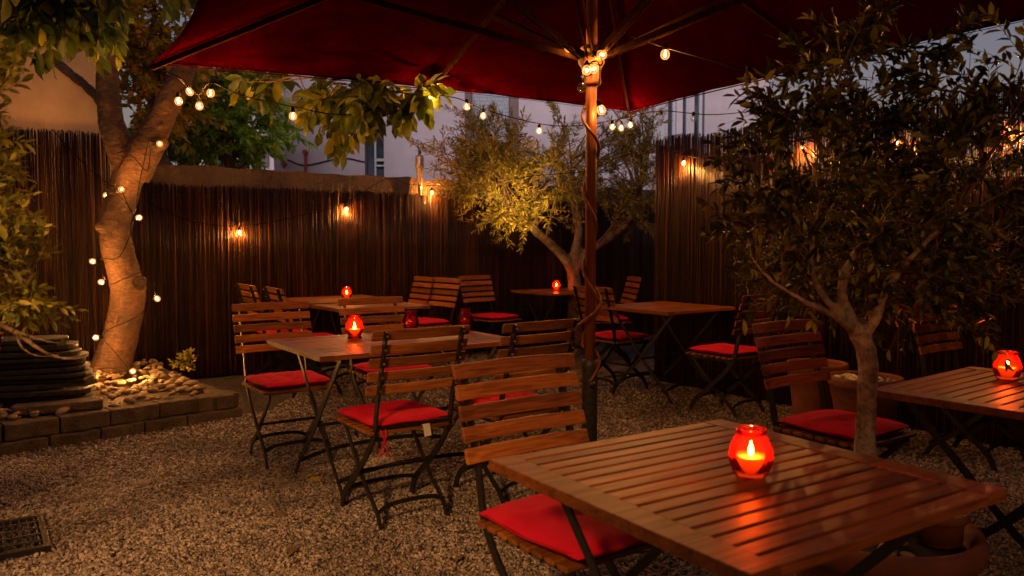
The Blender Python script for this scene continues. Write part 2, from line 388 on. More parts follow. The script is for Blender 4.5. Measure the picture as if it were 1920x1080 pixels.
def reeds(name, a, b, z0, z1, sp, mat, layers=1, jit=.02, bend=.004, rad=(.0026, .0048), parent=None):
    a = Vector(a); b = Vector(b); L = (b-a).length; d = (b-a)/L; nn = Vector((d.y, -d.x, 0)); Vv = []; Q = []; K = 4; S = 4; c = 0
    for l in range(layers):
        n = int(L/sp)
        for i in range(n):
            t = (i+random.random()*.9)*sp; o0 = l*.007+random.uniform(-.004, .004); r = random.uniform(*rad); top = z1+random.uniform(-jit, jit)+(.03*noise.noise(Vector((t*2.3, l, 0))))
            le = random.uniform(-.012, .012); b1, b2 = random.uniform(-bend, bend), random.uniform(-bend, bend)
            for s in range(S):
                h = s/(S-1); cx = t+le*h+(b1 if s == 1 else b2 if s == 2 else 0); p = a+d*cx+nn*(o0+random.uniform(-.001, .001)); rr = r*(1-.25*h)
                for k in range(K):
                    th = k*math.pi/2+.4; Vv.append((p.x+d.x*rr*math.cos(th)+nn.x*rr*math.sin(th), p.y+d.y*rr*math.cos(th)+nn.y*rr*math.sin(th), z0+(top-z0)*h))
            for s in range(S-1):
                for k in range(K): Q.append((c+s*K+k, c+s*K+(k+1) % K, c+(s+1)*K+(k+1) % K, c+(s+1)*K+k))
            Q.append((c+(S-1)*K, c+(S-1)*K+1, c+(S-1)*K+2, c+(S-1)*K+3)); c += S*K
    return np_mesh(name, Vv, Q, mat, parent)
def wires(a, b, zs, parent):
    a = Vector(a); b = Vector(b); d = (b-a).normalized(); nn = Vector((d.y, -d.x, 0)); mb = MB()
    for z in zs:
        n = int((b-a).length/.05); mb.tube([a+d*(i*.05)+nn*(.009+.003*(i % 2))+Vector((0, 0, z+.004*noise.noise(Vector((i*.2, z, 0))))) for i in range(n)], .0016, 4)
    mb.build('binding_wire', M_METAL, parent)
# left tall reed screen
xr = at(206, 400, 6.85).x
A0 = Vector((-5.6, fy(-5.6), 0))+FN*.03; A1 = Vector((xr, fy(xr), 0))+FN*.03
r0 = empty('reed_screen', A1); tag(r0, 'tall dark reed screen fixed to the ochre house wall left of the walnut tree', 'reed fence', 'reed screens around the yard')
o = reeds('reeds', A0-A1, Vector((0, 0, 0)), .02, 2.17, .0075, M_REED, 2); o.parent = r0; wires(A0-A1, (0, 0, 0), (.4, 1.0, 1.6, 2.05), r0)
# back low reed screen
B0 = Vector((xr+.02, fy(xr+.02), 0)); B1 = Vector((3.4, fy(3.4), 0))
r0 = empty('reed_screen', B0); tag(r0, 'low dark reed screen along the back garden wall behind the rear tables', 'reed fence', 'reed screens around the yard')
o = reeds('reeds', (0, 0, 0), B1-B0, .02, 1.775, .0085, M_REED, 2); o.parent = r0; wires((0, 0, 0), B1-B0, (.35, .9, 1.45, 1.68), r0)
# right tall reed screen, from its corner towards the camera
C0 = Vector((1.30, 7.2, 0)); RD = Vector((.59, -.807, 0)).normalized(); C1 = C0+RD*7.2; RN = Vector((RD.y, -RD.x, 0))
r0 = empty('reed_screen', C0); tag(r0, 'tall reed screen on the right with light shining through between its canes', 'reed fence', 'reed screens around the yard')
o = reeds('reeds', (0, 0, 0), C1-C0, .01, 2.17, .0078, M_REED, 2, .022, .004, (.0034, .0056)); o.parent = r0; wires((0, 0, 0), C1-C0, (.3, .8, 1.3, 1.75, 2.06), r0)
mb = MB(); M = Matrix.Rotation(math.atan2(RD.y, RD.x), 4, 'Z'); mb.box(.01, 7.2, .035, .05, 0, 1.66, M)
mb.build('backing_board', M_METAL, r0)
mb = MB()
for t in (.03, 1.8, 3.6, 5.4, 7.1): mb.box(t-.02, t+.02, .055, .095, 0, 2.12, M)
for z in (.5, 1.9): mb.box(0, 7.2, .055, .08, z, z+.04, M)
mb.build('support_frame', M_RIB, r0, bevel=.003)
# short return behind the corner
r1 = empty('reed_screen', C0+U*.02); tag(r1, 'short reed return panel running back from the fence corner', 'reed fence', 'reed screens around the yard')
o = reeds('reeds', (.02, .02, 0), U*2.4, .01, 2.12, .0085, M_REED, 2); o.parent = r1

# unseen house, added at the camera's back to shade the yard from the sky
bh = empty('house', (0, -2.6, 0)); tag(bh, 'added unseen ochre house with a glazed door, shading the yard from behind the camera', 'house')
mb = MB()
for (a, b, z0, z1) in ((-12, -2.2, 0, 6.6), (-2.2, -1.0, 2.3, 6.6), (-1.0, 1.6, 0, 6.6), (1.6, 3.2, 0, .8), (1.6, 3.2, 2.3, 6.6), (3.2, 12, 0, 6.6)): mb.box(a, b, -.4, 0, z0, z1)
mb.build('wall', M_PLASTER_W, bh)
mb = MB(); mb.box(-2.2, -1.0, -.25, -.2, 0, 2.3); d_ = mb.build('door', M_PANE, bh)
mb = MB(); 
for (a, b, z0, z1) in ((-2.2, -2.1, 0, 2.3), (-1.1, -1.0, 0, 2.3), (-2.1, -1.1, 2.2, 2.3), (-2.1, -1.1, 0, .25)): mb.box(a, b, -.19, -.12, z0, z1)
mb.build('door_frame', M_FRAME, d_)
mb = MB(); mb.box(1.6, 3.2, -.25, -.2, .8, 2.3); mb.build('window', M_PANE, bh)
# ------------------------------------------------------------------ planting bed
bed = empty('stone_border', (-1.94, 5.67, 0)); tag(bed, 'low two course stone block border around the pebble bed under the walnut tree', 'border')
K0 = Vector((-1.94, 5.67, 0)); e1 = Vector((-1, -.99, 0)).normalized(); e2 = Vector((-.66, .75, 0)).normalized()
def course(d, L, off, w, z0, z1, first):
    n_ = Vector((-d.y, d.x, 0)); t = 0; i = 0
    if n_.dot(e2 if d is e1 else e1) < 0: n_ = -n_
    while t < L:
        l = random.uniform(.26, .42) if i or not first else first; l = min(l, L-t+.05)
        mb = MB(); ang = math.atan2(d.y, d.x); M = Matrix.Translation(d*(t+.004)+n_*(off+random.uniform(-.006, .006))) @ Matrix.Rotation(ang+random.uniform(-.01, .01), 4, 'Z')
        s = 1 if Vector((-math.sin(ang), math.cos(ang), 0)).dot(n_) > 0 else -1
        y0, y1 = (0, w) if s > 0 else (-w, 0); nx = 6; vs = []
        for ix in range(nx+1):
            x = ix/nx*(l-.009)
            for (yy, zz) in ((y0, z0), (y0, z1), (y1, z1), (y1, z0)):
                q = M @ Vector((x, yy, zz)); k = .010; e = Vector((noise.noise(q*23), noise.noise(q*23+Vector((9, 0, 0))), noise.noise(q*19+Vector((0, 7, 0)))))*k
                vs.append(q+e)
        fs = [(ix*4+j, ix*4+(j+1) % 4, (ix+1)*4+(j+1) % 4, (ix+1)*4+j) for ix in range(nx) for j in range(4)]+[(3, 2, 1, 0), tuple(nx*4+j for j in range(4))]
        mb.add(vs, fs); mb.build('stone_block', M_BLOCK, bed, bevel=.007); t += l; i += 1
course(e1, 2.4, .05, .15, .075, .175, .3); course(e1, 2.4, 0, .21, -.02, .071, .4)
course(e2, 1.55, .05, .13, .075, .172, .22); course(e2, 1.55, 0, .19, -.02, .071, .35)
# soil in the bed
mb = MB(); a = K0+e1*.1+e2*.1; b = a+e1*2.6; 
mb.add([a+Vector((0, 0, .12)), b+Vector((0, 0, .12)), b+e2*2.2+Vector((0, 0, .14)), a+e2*1.9+Vector((0, 0, .14))], [(0, 3, 2, 1)])
tag(mb.build('bed_soil', M_SOIL), kind='structure')
def round_stones(name, pts, size, mat, parent=None, flat=.6):
    import bmesh
    bm = bmesh.new(); bmesh.ops.create_icosphere(bm, subdivisions=2, radius=.5); bv = np.array([v.co for v in bm.verts]); bf = np.array([[v.index for v in f.verts] for f in bm.faces]); bm.free()
    n = len(pts); m = len(bv); V_ = []
    for p in pts:
        s = size*random.uniform(.55, 1.5); sx, sy, sz = s*random.uniform(.9, 1.5), s*random.uniform(.75, 1.05), s*random.uniform(flat*.7, flat*1.2)
        v = bv*(sx, sy, sz); r = Matrix.Rotation(random.uniform(0, 6.3), 3, 'Z') @ Matrix.Rotation(random.uniform(-.3, .3), 3, 'X') @ Matrix.Rotation(random.uniform(-.3, .3), 3, 'Y')
        o = Vector((random.random()*50, 0, 0)); w = np.array([1+.22*noise.noise(Vector(q)*2.2+o) for q in bv])[:, None]
        V_.append((v*w) @ np.array(r).T+np.array(p))
    F_ = bf[None]+np.arange(n)[:, None, None]*m
    return np_mesh(name, np.concatenate(V_), F_, mat, parent, True, 3)
pp = []
for i in range(760):
    s, t = random.random()*2.5, random.random()**1.2*1.35
    q = K0+e1*(.17+s)+e2*(.17+t); 
    pp.append((q.x, q.y, .172+.06*t+random.uniform(0, .03)+.04*max(0, noise.noise(q*1.7))))
tag(round_stones('pebbles', pp, .050, M_PEBBLE), 'pale rounded river pebbles filling the bed under the walnut tree', 'pebbles', kind='stuff')
for (px, py, l, an) in ((110, 762, .5, 30),):
    q = on(px, py, .21); mb = MB(); mb.box(-l/2, l/2, -.07, .07, -.03, .03, Matrix.Rotation(R(an), 4, 'Z'))
    o = mb.build('flat_stone', M_BLOCK, bevel=.012); o.location = q
    tag(o, 'flat stone lying on the pebbles in front of the slate stack', 'stone')
# stack of slates on the left
sx = on(62, 775, .14); zz = .15
words = ['bottom', 'second', 'third', 'fourth', 'fifth', 'sixth', 'seventh', 'eighth', 'ninth', 'tenth', 'eleventh', 'twelfth', 'thirteenth']
for i in range(13):
    h = random.uniform(.028, .046); w = .62-.20*(i/12)**2+random.uniform(-.02, .02); mb = MB(); nn_ = 26; ring = []
    for k in range(nn_):
        t = 2*math.pi*k/nn_; sq = (abs(math.cos(t))**4+abs(math.sin(t))**4)**-.25
        rr = w/2*sq*(1+.07*noise.noise(Vector((k*.9, i*3, 0)))); ring.append((rr*math.cos(t)*1.15, rr*math.sin(t)*.62))
    vs = [(x, y, z) for z in (0, h*.82) for x, y in ring]
    mb.add(vs, [tuple(range(nn_))[::-1], tuple(range(nn_, 2*nn_))]+[(k, (k+1) % nn_, nn_+(k+1) % nn_, nn_+k) for k in range(nn_)])
    o = mb.build('slate_slab', M_SLATE, bevel=.006); o.location = (sx.x-.06+random.uniform(-.03, .03), sx.y+.12+random.uniform(-.02, .02), zz); o.rotation_euler = (random.uniform(-.015, .015), random.uniform(-.02, .02), R(18)+random.uniform(-.1, .1)); zz += h
    tag(o, ('topmost slate of the dark stack left of the walnut trunk' if i == 12 else f'{words[i]} slate slab from the bottom of the dark stack left of the walnut trunk'), 'slate', 'stacked slate slabs')

# ------------------------------------------------------------------ foliage tools
LT = np.array([[0, 0, 0], [0, .34, 0], [0, .68, -.02], [0, 1, -.10], [-.42, .30, .07], [-.44, .66, .05], [.42, .30, .07], [.44, .66, .05]])
LQ = np.array([[0, 6, 1, 1], [0, 1, 4, 4], [1, 6, 7, 2], [1, 2, 5, 4], [2, 7, 3, 3], [2, 3, 5, 5]])
def leaves(name, P0, Dir, length, width, mat, parent=None, droop=0, var=.35):
    P0 = np.asarray(P0, float); Dir = np.asarray(Dir, float); n = len(P0)
    if droop: Dir = Dir+np.array([0, 0, -droop])
    Dir /= np.linalg.norm(Dir, axis=1, keepdims=True)
    up = rng.normal(size=(n, 3))*.55+np.array([0, -.15, .8]); X = np.cross(Dir, up); X /= np.linalg.norm(X, axis=1, keepdims=True)+1e-9; Z = np.cross(X, Dir)
    Ls = length*rng.uniform(1-var, 1+var, n)[:, None]; W = width*rng.uniform(.75, 1.2, n)[:, None]*Ls/length
    v = P0[:, None, :]+X[:, None, :]*(LT[None, :, 0:1]*W[:, None, :])+Dir[:, None, :]*(LT[None, :, 1:2]*Ls[:, None, :])+Z[:, None, :]*(LT[None, :, 2:3]*Ls[:, None, :])
    me = bpy.data.meshes.new(name); V_ = v.reshape(-1, 3).astype(np.float32)
    tri = np.array([[0, 6, 1], [0, 1, 4], [1, 6, 7], [1, 7, 2], [1, 2, 5], [1, 5, 4], [2, 7, 3], [2, 3, 5]])
    return np_mesh(name, V_, tri[None]+np.arange(n)[:, None, None]*8, mat, parent, True, 3)
def rv(s=1): return Vector((random.gauss(0, s), random.gauss(0, s), random.gauss(0, s)))
def crown(root, limbs, blobs, nb, nt, tl, ll, lw, lmat, tmat, droop=0, sp=.018, br=.009, up=.35, pair=True, keep=None, name='foliage', bname='branches'):
    """limbs: world polylines; blobs: (centre, (rx,ry,rz), weight); returns foliage + branches as parts of root"""
    O = root.location; sk = [p for l in limbs for p in interp(l, 4)]
    mb = MB(); P0 = []; D0 = []; wsum = [b[2] for b in blobs]
    for i in range(nb):
        c, r, _ = random.choices(blobs, wsum)[0]
        q = rv().normalized()*(random.random()**.4); q = Vector(c)+Vector((q.x*r[0], q.y*r[1], q.z*r[2]))
        s = min(random.sample(sk, min(len(sk), 9)), key=lambda p: (p-q).length+max(0, p.z-q.z)*1.5)
        L = (q-s).length; mid = s.lerp(q, .5)+Vector((0, 0, up*L*.35))+rv(.05*L)
        pts = interp([s, mid, q], 5); n = len(pts)
        mb.tube([p-O for p in pts], [br*(1-.75*k/(n-1))*(.5+min(L, 1)) for k in range(n)], 5, False)
        for j in range(nt):
            k = int(n*(.35+.65*random.random()**.7)); k = min(n-1, max(1, k)); b = pts[k]; d = ((pts[k]-pts[k-1]).normalized()*.7+rv(.55)+Vector((0, 0, up*.5))).normalized()
            l = tl*random.uniform(.5, 1.3); e = b+d*l; m2 = b+d*l*.5+rv(l*.08)+Vector((0, 0, l*.08)); e = e-Vector((0, 0, droop*l*.5))
            tp = interp([b, m2, e], 4); mb.tube([p-O for p in tp], [br*.28, br*.26, br*.24, br*.22, br*.2, br*.18, br*.16, br*.14, br*.1][:len(tp)], 4, False)
            m = int(l/sp)
            for a in range(m):
                f = .12+.88*(a+random.random())/m; x = f*(len(tp)-1); i0 = min(int(x), len(tp)-2); pos = tp[i0].lerp(tp[i0+1], x-i0)
                if keep and not keep(pos): continue
                tdir = (tp[i0+1]-tp[i0]).normalized(); side = tdir.cross(rv()).normalized()
                for sg in ((1, -1) if pair else (1,)):
                    P0.append(pos-O); D0.append(tdir*.75+side*sg*.8+rv(.15))
            P0.append(tp[-1]-O); D0.append((tp[-1]-tp[-2]).normalized())
    mb.build(bname, tmat, root, True)
    return leaves(name, P0, D0, ll, lw, lmat, root, droop)
def trunk(root, tubes, mat, voxel=.02, amp=.02, ns=4, name='trunk', rings=()):
    O = root.location; mb = MB()
    for pts, rs in tubes:
        P_ = interp(pts, 5); n = len(P_); m = len(rs)-1
        rr = [rs[min(int(i/(n-1)*m), m-1)]*(1-(i/(n-1)*m-min(int(i/(n-1)*m), m-1)))+rs[min(int(i/(n-1)*m)+1, m)]*(i/(n-1)*m-min(int(i/(n-1)*m), m-1)) for i in range(n)]
        mb.tube([p-O for p in P_], rr, 14)
    for c, r in rings:                       # healed branch scars
        for q, t_ in ((r, r*.33), (r*.45, r*.3)):
            mb.tube([c-O+Vector((math.cos(a*.5236)*q, -.01*math.cos(a), math.sin(a*.5236)*q*1.15)) for a in range(13)], t_, 8)
    o = mb.build(name, mat, root, True)
    m = o.modifiers.new('remesh', 'REMESH'); m.mode = 'VOXEL'; m.voxel_size = voxel; m.use_smooth_shade = True
    m = o.modifiers.new('smooth', 'SMOOTH'); m.factor = .7; m.iterations = 4
    t = bpy.data.textures.new('bark_lumps', 'CLOUDS'); t.noise_scale = .12; t.noise_depth = 3
    m = o.modifiers.new('displace', 'DISPLACE'); m.texture = t; m.strength = amp; m.mid_level = .5; m.texture_coords = 'LOCAL'
    t = bpy.data.textures.new('bark_relief', 'CLOUDS'); t.noise_scale = .028; t.noise_depth = 4
    m = o.modifiers.new('displace_fine', 'DISPLACE'); m.texture = t; m.strength = amp*.45; m.mid_level = .5; m.texture_coords = 'LOCAL'
    return o

for o in FL:
    bpy.data.objects.remove(o) if False else None
    m_ = leaves('leaf_blade', [(0, 0, 0)], [(0, 1, 0)], .07, .035, M_YLEAF if random.random() < .5 else M_TWIG, o)
    tag(o, 'dry curled leaf lying on the gravel', 'leaf', 'fallen leaves on the gravel')
# ------------------------------------------------------------------ walnut tree (left)
TB = on(197, 728, .12); TY = TB.y
def T(px, py, dy=0): return at(px, py, TY+dy)
wt = empty('walnut_tree', TB); tag(wt, 'big forked walnut tree with crooked bark trunk wound with string lights', 'tree')
s_ = TY/F
main = [T(188, 760), T(203, 705), T(225, 630), T(240, 555), T(226, 490), T(214, 425), T(232, 360), T(246, 312)]
trunk(wt, [(main, [42*s_, 37*s_, 31*s_, 31*s_, 28*s_, 28*s_, 27*s_, 30*s_]),
           ([T(244, 330), T(222, 270), T(206, 215), T(202, 140), T(207, 60), T(214, -60), T(226, -200)], [28*s_, 25*s_, 22*s_, 20*s_, 19*s_, 18*s_, 16*s_]),
           ([T(248, 330), T(278, 268), T(306, 215), T(336, 150), T(372, 70, .1), T(430, -40, .3)], [32*s_, 30*s_, 24*s_, 21*s_, 19*s_, 16*s_]),
           ([T(225, 250, .12), T(180, 180, .3), T(120, 128, .5), T(70, 88, .6)], [9*s_, 9*s_, 9*s_, 8*s_]),
           ([T(262, 250), T(285, 270, -.05), T(312, 268, -.1)], [18*s_, 17*s_, 9*s_]),
           ([T(240, 540, -.03), T(262, 530, -.08)], [26*s_, 17*s_]),
           ([T(215, 430, 0), T(186, 425, -.03)], [28*s_, 14*s_]),
           ([T(205, 700), T(172, 742, -.05)], [30*s_, 22*s_]), ([T(200, 715), T(240, 745, -.1)], [30*s_, 14*s_])], M_BARK, .011, .022, rings=[(T(266, 531, -.16), .040), (T(300, 236, -.10), .024), (T(186, 425, -.12), .030), (T(232, 395, -.13), .022), (T(218, 600, -.16), .02)])
# leafy limbs of the same tree: left top bunch, branch hanging under the parasol edge, tips at the top
crown(wt, [[T(70, 88, .4), T(40, 20, -.4), T(10, -30, -1)], [T(207, 0), T(120, 0, -1), T(60, 10, -1.6)]],
      [(at(75, 10, 4.6), (.42, .4, .16), 4), (at(150, 15, 4.8), (.10, .2, .09), 1.0), (at(25, 70, 4.4), (.18, .3, .14), 1.2), (at(80, -30, 4.4), (.36, .4, .12), 3)],
      38, 4, .19, .125, .058, M_WLEAF, M_TWIG, .7, .05, .009, .1, True, None, 'foliage', 'branches')
crown(wt, [[T(372, 70, .1), T(450, 110, -.4), at(560, 140, 5.2)], [at(560, 140, 5.2), at(660, 160, 5.1), at(770, 175, 5.1)]],
      [(at(540, 165, 5.3), (.34, .25, .07), 3), (at(690, 180, 5.2), (.34, .25, .10), 5), (at(640, 220, 5.3), (.16, .2, .10), 1.5), (at(790, 180, 5.1), (.14, .2, .05), 1.0)],
      36, 3, .15, .115, .058, M_WLEAF, M_TWIG, .35, .045, .007, 0, True, None, 'foliage', 'branches')
crown(wt, [[T(372, 40, .1), T(330, 0, .1), T(260, -40)]], [(T(330, -40, .3), (.3, .2, .06), 1)], 7, 3, .13, .15, .08, M_WLEAF, M_TWIG, 1, .05, .007, 0)

# ------------------------------------------------------------------ trees behind the wall
def bg_tree(px, py0, Y, blobs, nb, label, lmat, ll=.13, lw=.05, nt=7, tl=.5, name='garden_tree', sp=.035):
    b = at(px, 560, Y); b.z = 0; r = empty(name, b); tag(r, label, 'tree', 'trees beyond the garden wall')
    top = at(px, py0, Y)
    limb = [b, b.lerp(top, .35)+Vector((.1, 0, 0)), b.lerp(top, .65), top]
    trunk(r, [(limb, [.16, .13, .09, .03])], M_OBARK, .05, .03)
    crown(r, [limb[1:]]*3, blobs, nb, nt, tl, ll, lw, lmat, M_TWIG, .3, sp, .02, .1); return r
Yb = 11.5
bg_tree(430, 120, Yb, [(at(430, 250, Yb), (.75, .9, .5), 4), (at(330, 280, Yb), (.7, .8, .4), 3), (at(480, 180, Yb), (.5, .6, .5), 2), (at(400, 150, Yb), (.6, .7, .4), 2)], 62, 'green feathery tree beyond the wall, left of the pale house', M_BLEAF, .12, .04)
Yb = 9.6
bg_tree(290, -40, Yb, [(at(290, 90, Yb), (.45, .6, .55), 4), (at(300, 200, Yb), (.4, .5, .35), 2), (at(250, 30, Yb), (.4, .5, .4), 2)], 34, 'golden leaved tree beyond the wall, between the two walnut limbs', M_YLEAF, .10, .045, 6)

# ------------------------------------------------------------------ pale house beyond
YH = 15.0
hs = empty('house', at(870, 560, YH)); hs.location.z = 0; tag(hs, 'pale lavender rendered house beyond the wall with roller shutter and tall window', 'house')
HO = hs.location
def hx(px): return (at(px, 300, YH)-HO).x
def hz(py): return at(900, py, YH).z
def hbox(name, p0, p1, y0, y1, d0, d1, mat, bevel=.01, parent=None):
    mb = MB(); mb.box(hx(p0), hx(p1), d0, d1, hz(y1), hz(y0), None); return mb.build(name, mat, parent or hs, bevel=bevel)
def facade():
    mb = MB(); X = [hx(p) for p in (517, 684, 720, 872, 956, 1238, 1320, 1345, 1440)]; zb, zt = 0, 9.0
    holes = [(X[1], X[2], hz(420), hz(236)), (X[3], X[4], hz(420), hz(120)), (X[5], X[6], hz(420), hz(130))]
    x = X[0]
    for (a, b, z0, z1) in holes:
        mb.box(x, a, 0, .3, zb, zt); mb.box(a, b, 0, .3, zb, z0); mb.box(a, b, 0, .3, z1, zt); x = b
    mb.box(x, X[8], 0, .3, zb, zt); mb.box(X[0], X[8], 2.5, 6, 0, 8.9)
    return mb.build('wall', M_HOUSE, hs)
facade()
hbox('window_sill', 682, 722, 419, 423, -.08, -.004, M_HOUSE2)
mb = MB(); q0 = hx(600); mb.tube(interp([(hx(540), -.03, hz(300)), (hx(575), -.03, hz(310)), (hx(640), -.03, hz(297)), (hx(684), -.03, hz(304))], 6), .012, 6); mb.build('wall_cable', M_CABLE, hs)
hbox('side_wall', 515, 536, -700, 600, -.06, -.003, M_HOUSE2)
for (p0, p1, y0, y1) in ((684, 720, 236, 420),):
    w = hbox('window', 686, 722, 236, 420, .22, .25, M_PANE)
    mb = MB()
    for (a, b, c, d) in ((700, 703.5, 236, 420), (718, 722, 236, 420), (703.5, 718, 236, 240), (703.5, 718, 296, 301), (703.5, 718, 308, 311)): mb.box(hx(a), hx(b), .12, .215, hz(d), hz(c))
    mb.build('window_frame', M_FRAME, w)
w = hbox('window', 874, 954, 120, 420, .24, .27, M_PANE)
mb = MB(); z = hz(265)
while z < hz(122): mb.box(hx(884), hx(954), .13+.01, .16, z, z+.055); mb.box(hx(884), hx(954), .15, .17, z+.05, z+.07); z += .07
mb.build('roller_shutter', M_SHUT, w)
hbox('reveal', 872, 884, 120, 420, -.04, .235, M_PILASTER); hbox('pilaster', 955, 972, -300, 420, -.06, -.003, M_PILASTER)
w = hbox('window', 1240, 1318, 130, 420, .24, .27, M_PANE)
mb = MB()
for (a, b) in ((1240, 1247), (1262, 1268), (1288, 1293), (1312, 1318)): mb.box(hx(a), hx(b), .10, .235, hz(420), hz(130))
mb.build('window_frame', M_FRAME, w)
for (a, b) in ((1247, 1256), (1272, 1284), (1296, 1306)): hbox('curtain', a, b, 130, 420, .236, .239, M_HOUSE, 0, w)
for px, py in ((574, 286), (534, 308)):
    q = at(px, py, YH)-HO; mb = MB(); mb.tube([(q.x, -.01, q.z), (q.x, -.12, q.z)], .045, 10); mb.tube([(q.x, -.06, q.z), (q.x, -.06, q.z-.4 if px == 574 else q.z-.08)], .025, 8)
    mb.build('wall_bracket', M_BRICKRED, hs)
# far buildings
fh = empty('house', at(440, 500, 26)); fh.location.z = 0; tag(fh, 'distant grey house glimpsed through the green tree', 'house'); q = fh.location
mb = MB(); mb.box(-2.2, 3.0, 0, 5, 0, 5.2); mb.build('wall', M_HOUSE, fh)
for i in range(4):
    for j in range(2): 
        w = MB(); w.box(-1.7+i*1.15, -1.1+i*1.15, -.05, .02, 2.2+j*1.5, 3.2+j*1.5); o = w.build('window', M_PANE, fh, bevel=.01)

# ------------------------------------------------------------------ furniture: folding chair
PZ = .0605
def make_chair():
    r = empty('folding_chair')
    post = [(-.325, .885), (-.285, .74), (-.235, .58), (-.200, .43), (-.12, .32), (.02, .19), (.14, .09), (.185, 0)]
    for s in (-1, 1):
        mb = MB(); y = s*.185; mb.strip(interp([(x, y, z) for x, z in post], 3), .030, .009, (0, 1, 0)); p = mb.build('back_post', M_METAL, r)
        rm = None
        for i in range(5):
            f = i*PZ; x = -.325+f*.30; z = .866-f
            if rm is None:
                mb = MB(); mb.lathe([(0, .003), (.0045, .002), (.006, 0)], 8, (0, 0, 0)); rr = mb.build('rivet', M_STEEL, p); rm = rr.data
                for v in rm.vertices: v.co = (-v.co.z, v.co.x, v.co.y)
            else: rr = bpy.data.objects.new('rivet', rm); COL.objects.link(rr); rr.parent = p
            rr.location = (x-.0165, y, z)
        mb = MB(); y = s*.165; mb.strip(interp([(.19, y, .408), (.10, y, .31), (-.04, y, .17), (-.17, y, .07), (-.215, y, 0)], 3), .027, .008, (0, 1, 0)); mb.build('leg', M_METAL, r)
        mb = MB(); mb.strip([(-.20, s*.175, .408), (.21, s*.175, .408)], .022, .006, (0, 1, 0)); mb.build('seat_rail', M_METAL, r)
    mb = MB()
    for i in range(5):
        f = i*PZ; x = -.325+f*.30+.028; z = .866-f; nx = 8; vs = []; w = .235
        for k in range(nx+1):
            y = -w+2*w*k/nx; bow = -.016*(1-(y/w)**2); hh = .0215+(0.004 if i == 0 else 0)*(1-(y/w)**2)
            for dx, dz in ((-.0075, -.0215), (.0075, -.0215), (.0075, hh), (-.0075, hh)): vs.append((x+bow+dx-dz*.30, y, z+dz))
        mb.add(vs, [(k*4+j, k*4+(j+1) % 4, (k+1)*4+(j+1) % 4, (k+1)*4+j) for k in range(nx) for j in range(4)]+[(3, 2, 1, 0), tuple(nx*4+j for j in range(4))])
    b = mb.build('backrest', M_CHAIR, r, bevel=.004)
    mb = MB()
    for i in range(8):
        x = -.185+i*.055; mb.box(x-.021, x+.021, -.212, .212, .420, .436)
    mb.build('seat', M_CHAIR, r, bevel=.004)
    for pts, w in (([(-.19, -.165, .075), (-.185, -.09, .10), (-.185, .09, .10), (-.19, .165, .075)], .020), ([(.14, -.185, .095), (.13, -.1, .115), (.13, .1, .115), (.14, .185, .095)], .020), ([(.0, -.175, .215), (.0, .175, .215)], .016), ([(-.205, -.18, .45), (-.205, .18, .45)], .014)):
        mb = MB(); mb.strip(interp(pts, 4) if len(pts) > 2 else pts, w, .005, (1, 0, .15)); mb.build('stretcher', M_METAL, r)
    return r
def make_cushion_mesh(seed):
    n = 26; vs = []; fs = []
    tf = [(i*.115, j*.115) for i in (-1, 0, 1) for j in (-1, 0, 1)] if seed % 2 else [(i*.10, j*.10) for i in (-1, 1) for j in (-1, 1)]+[(0, 0)]
    for side in (1, -1):
        for i in range(n+1):
            for j in range(n+1):
                a, b = -1+2*i/n, -1+2*j/n; x, y = a*.205*(1-.035*b*b), b*.20*(1-.035*a*a)
                e = max(0, (1-a**8)*(1-b**8))**.5; h = .021*e+.004*math.cos(a*7+seed)*e*.4+.003*noise.noise(Vector((x*14, y*14, seed)))*e
                d = sum(math.exp(-((x-p)**2+(y-q)**2)/.0004) for p, q in tf); h -= .013*d*e
                h += .0025*noise.noise(Vector((x*30, y*30, seed+5)))*e
                vs.append((x, y, .0245+side*max(h, .001)+.006*noise.noise(Vector((x*6, y*6, seed*3)))))
    m = (n+1)**2
    for s in (0, 1):
        for i in range(n):
            for j in range(n):
                q = [s*m+i*(n+1)+j, s*m+(i+1)*(n+1)+j, s*m+(i+1)*(n+1)+j+1, s*m+i*(n+1)+j+1]; fs.append(tuple(q if s == 0 else q[::-1]))
    me = bpy.data.meshes.new('cushion'); me.from_pydata(vs, [], fs); me.update(); me.materials.append(M_CUSH)
    me.polygons.foreach_set('use_smooth', [True]*len(me.polygons)); return me
CM = [make_cushion_mesh(s) for s in (1, 2, 3, 4)]
mb = MB(); ring = []
for k in range(65):
    t = 2*math.pi*k/64; c_, s_q = math.cos(t), math.sin(t); q = (abs(c_)**9+abs(s_q)**9)**(-1/9); a, b = c_*q, s_q*q
    ring.append((a*.205*(1-.035*b*b), b*.20*(1-.035*a*a), .0245+.003*math.sin(5*t)))
mb.tube(ring, .0036, 6, False); o = mb.build('p', fabric('piping_cotton', (.30, .003, .012), (.42, .006, .02)), None, True); PIP = o.data; bpy.data.objects.remove(o)
proto = make_chair(); used = []
GC = 'folding chairs around the tables'; GK = 'red seat cushions on the chairs'
def chair(x, y, deg, lab, clab, cush=True, tilt=0, off=(0, 0)):
    c = proto if not used else copy_tree(proto); used.append(c)
    c.location = (x, y, 0.004); c.rotation_euler = (0, 0, R(deg)); tag(c, lab, 'chair', GC)
    if cush:
        o = bpy.data.objects.new('seat_cushion', CM[len(used) % 4]); COL.objects.link(o)
        m = Matrix.Rotation(R(deg), 3, 'Z') @ Vector((off[0], off[1], 0)); o.location = (x+m.x, y+m.y, .4415); o.rotation_euler = (0, 0, R(deg+random.uniform(-3, 3)))
        pi_ = bpy.data.objects.new('piping', PIP); COL.objects.link(pi_); pi_.parent = o
        tag(o, clab, 'cushion', GK); return c, o
    return c, None
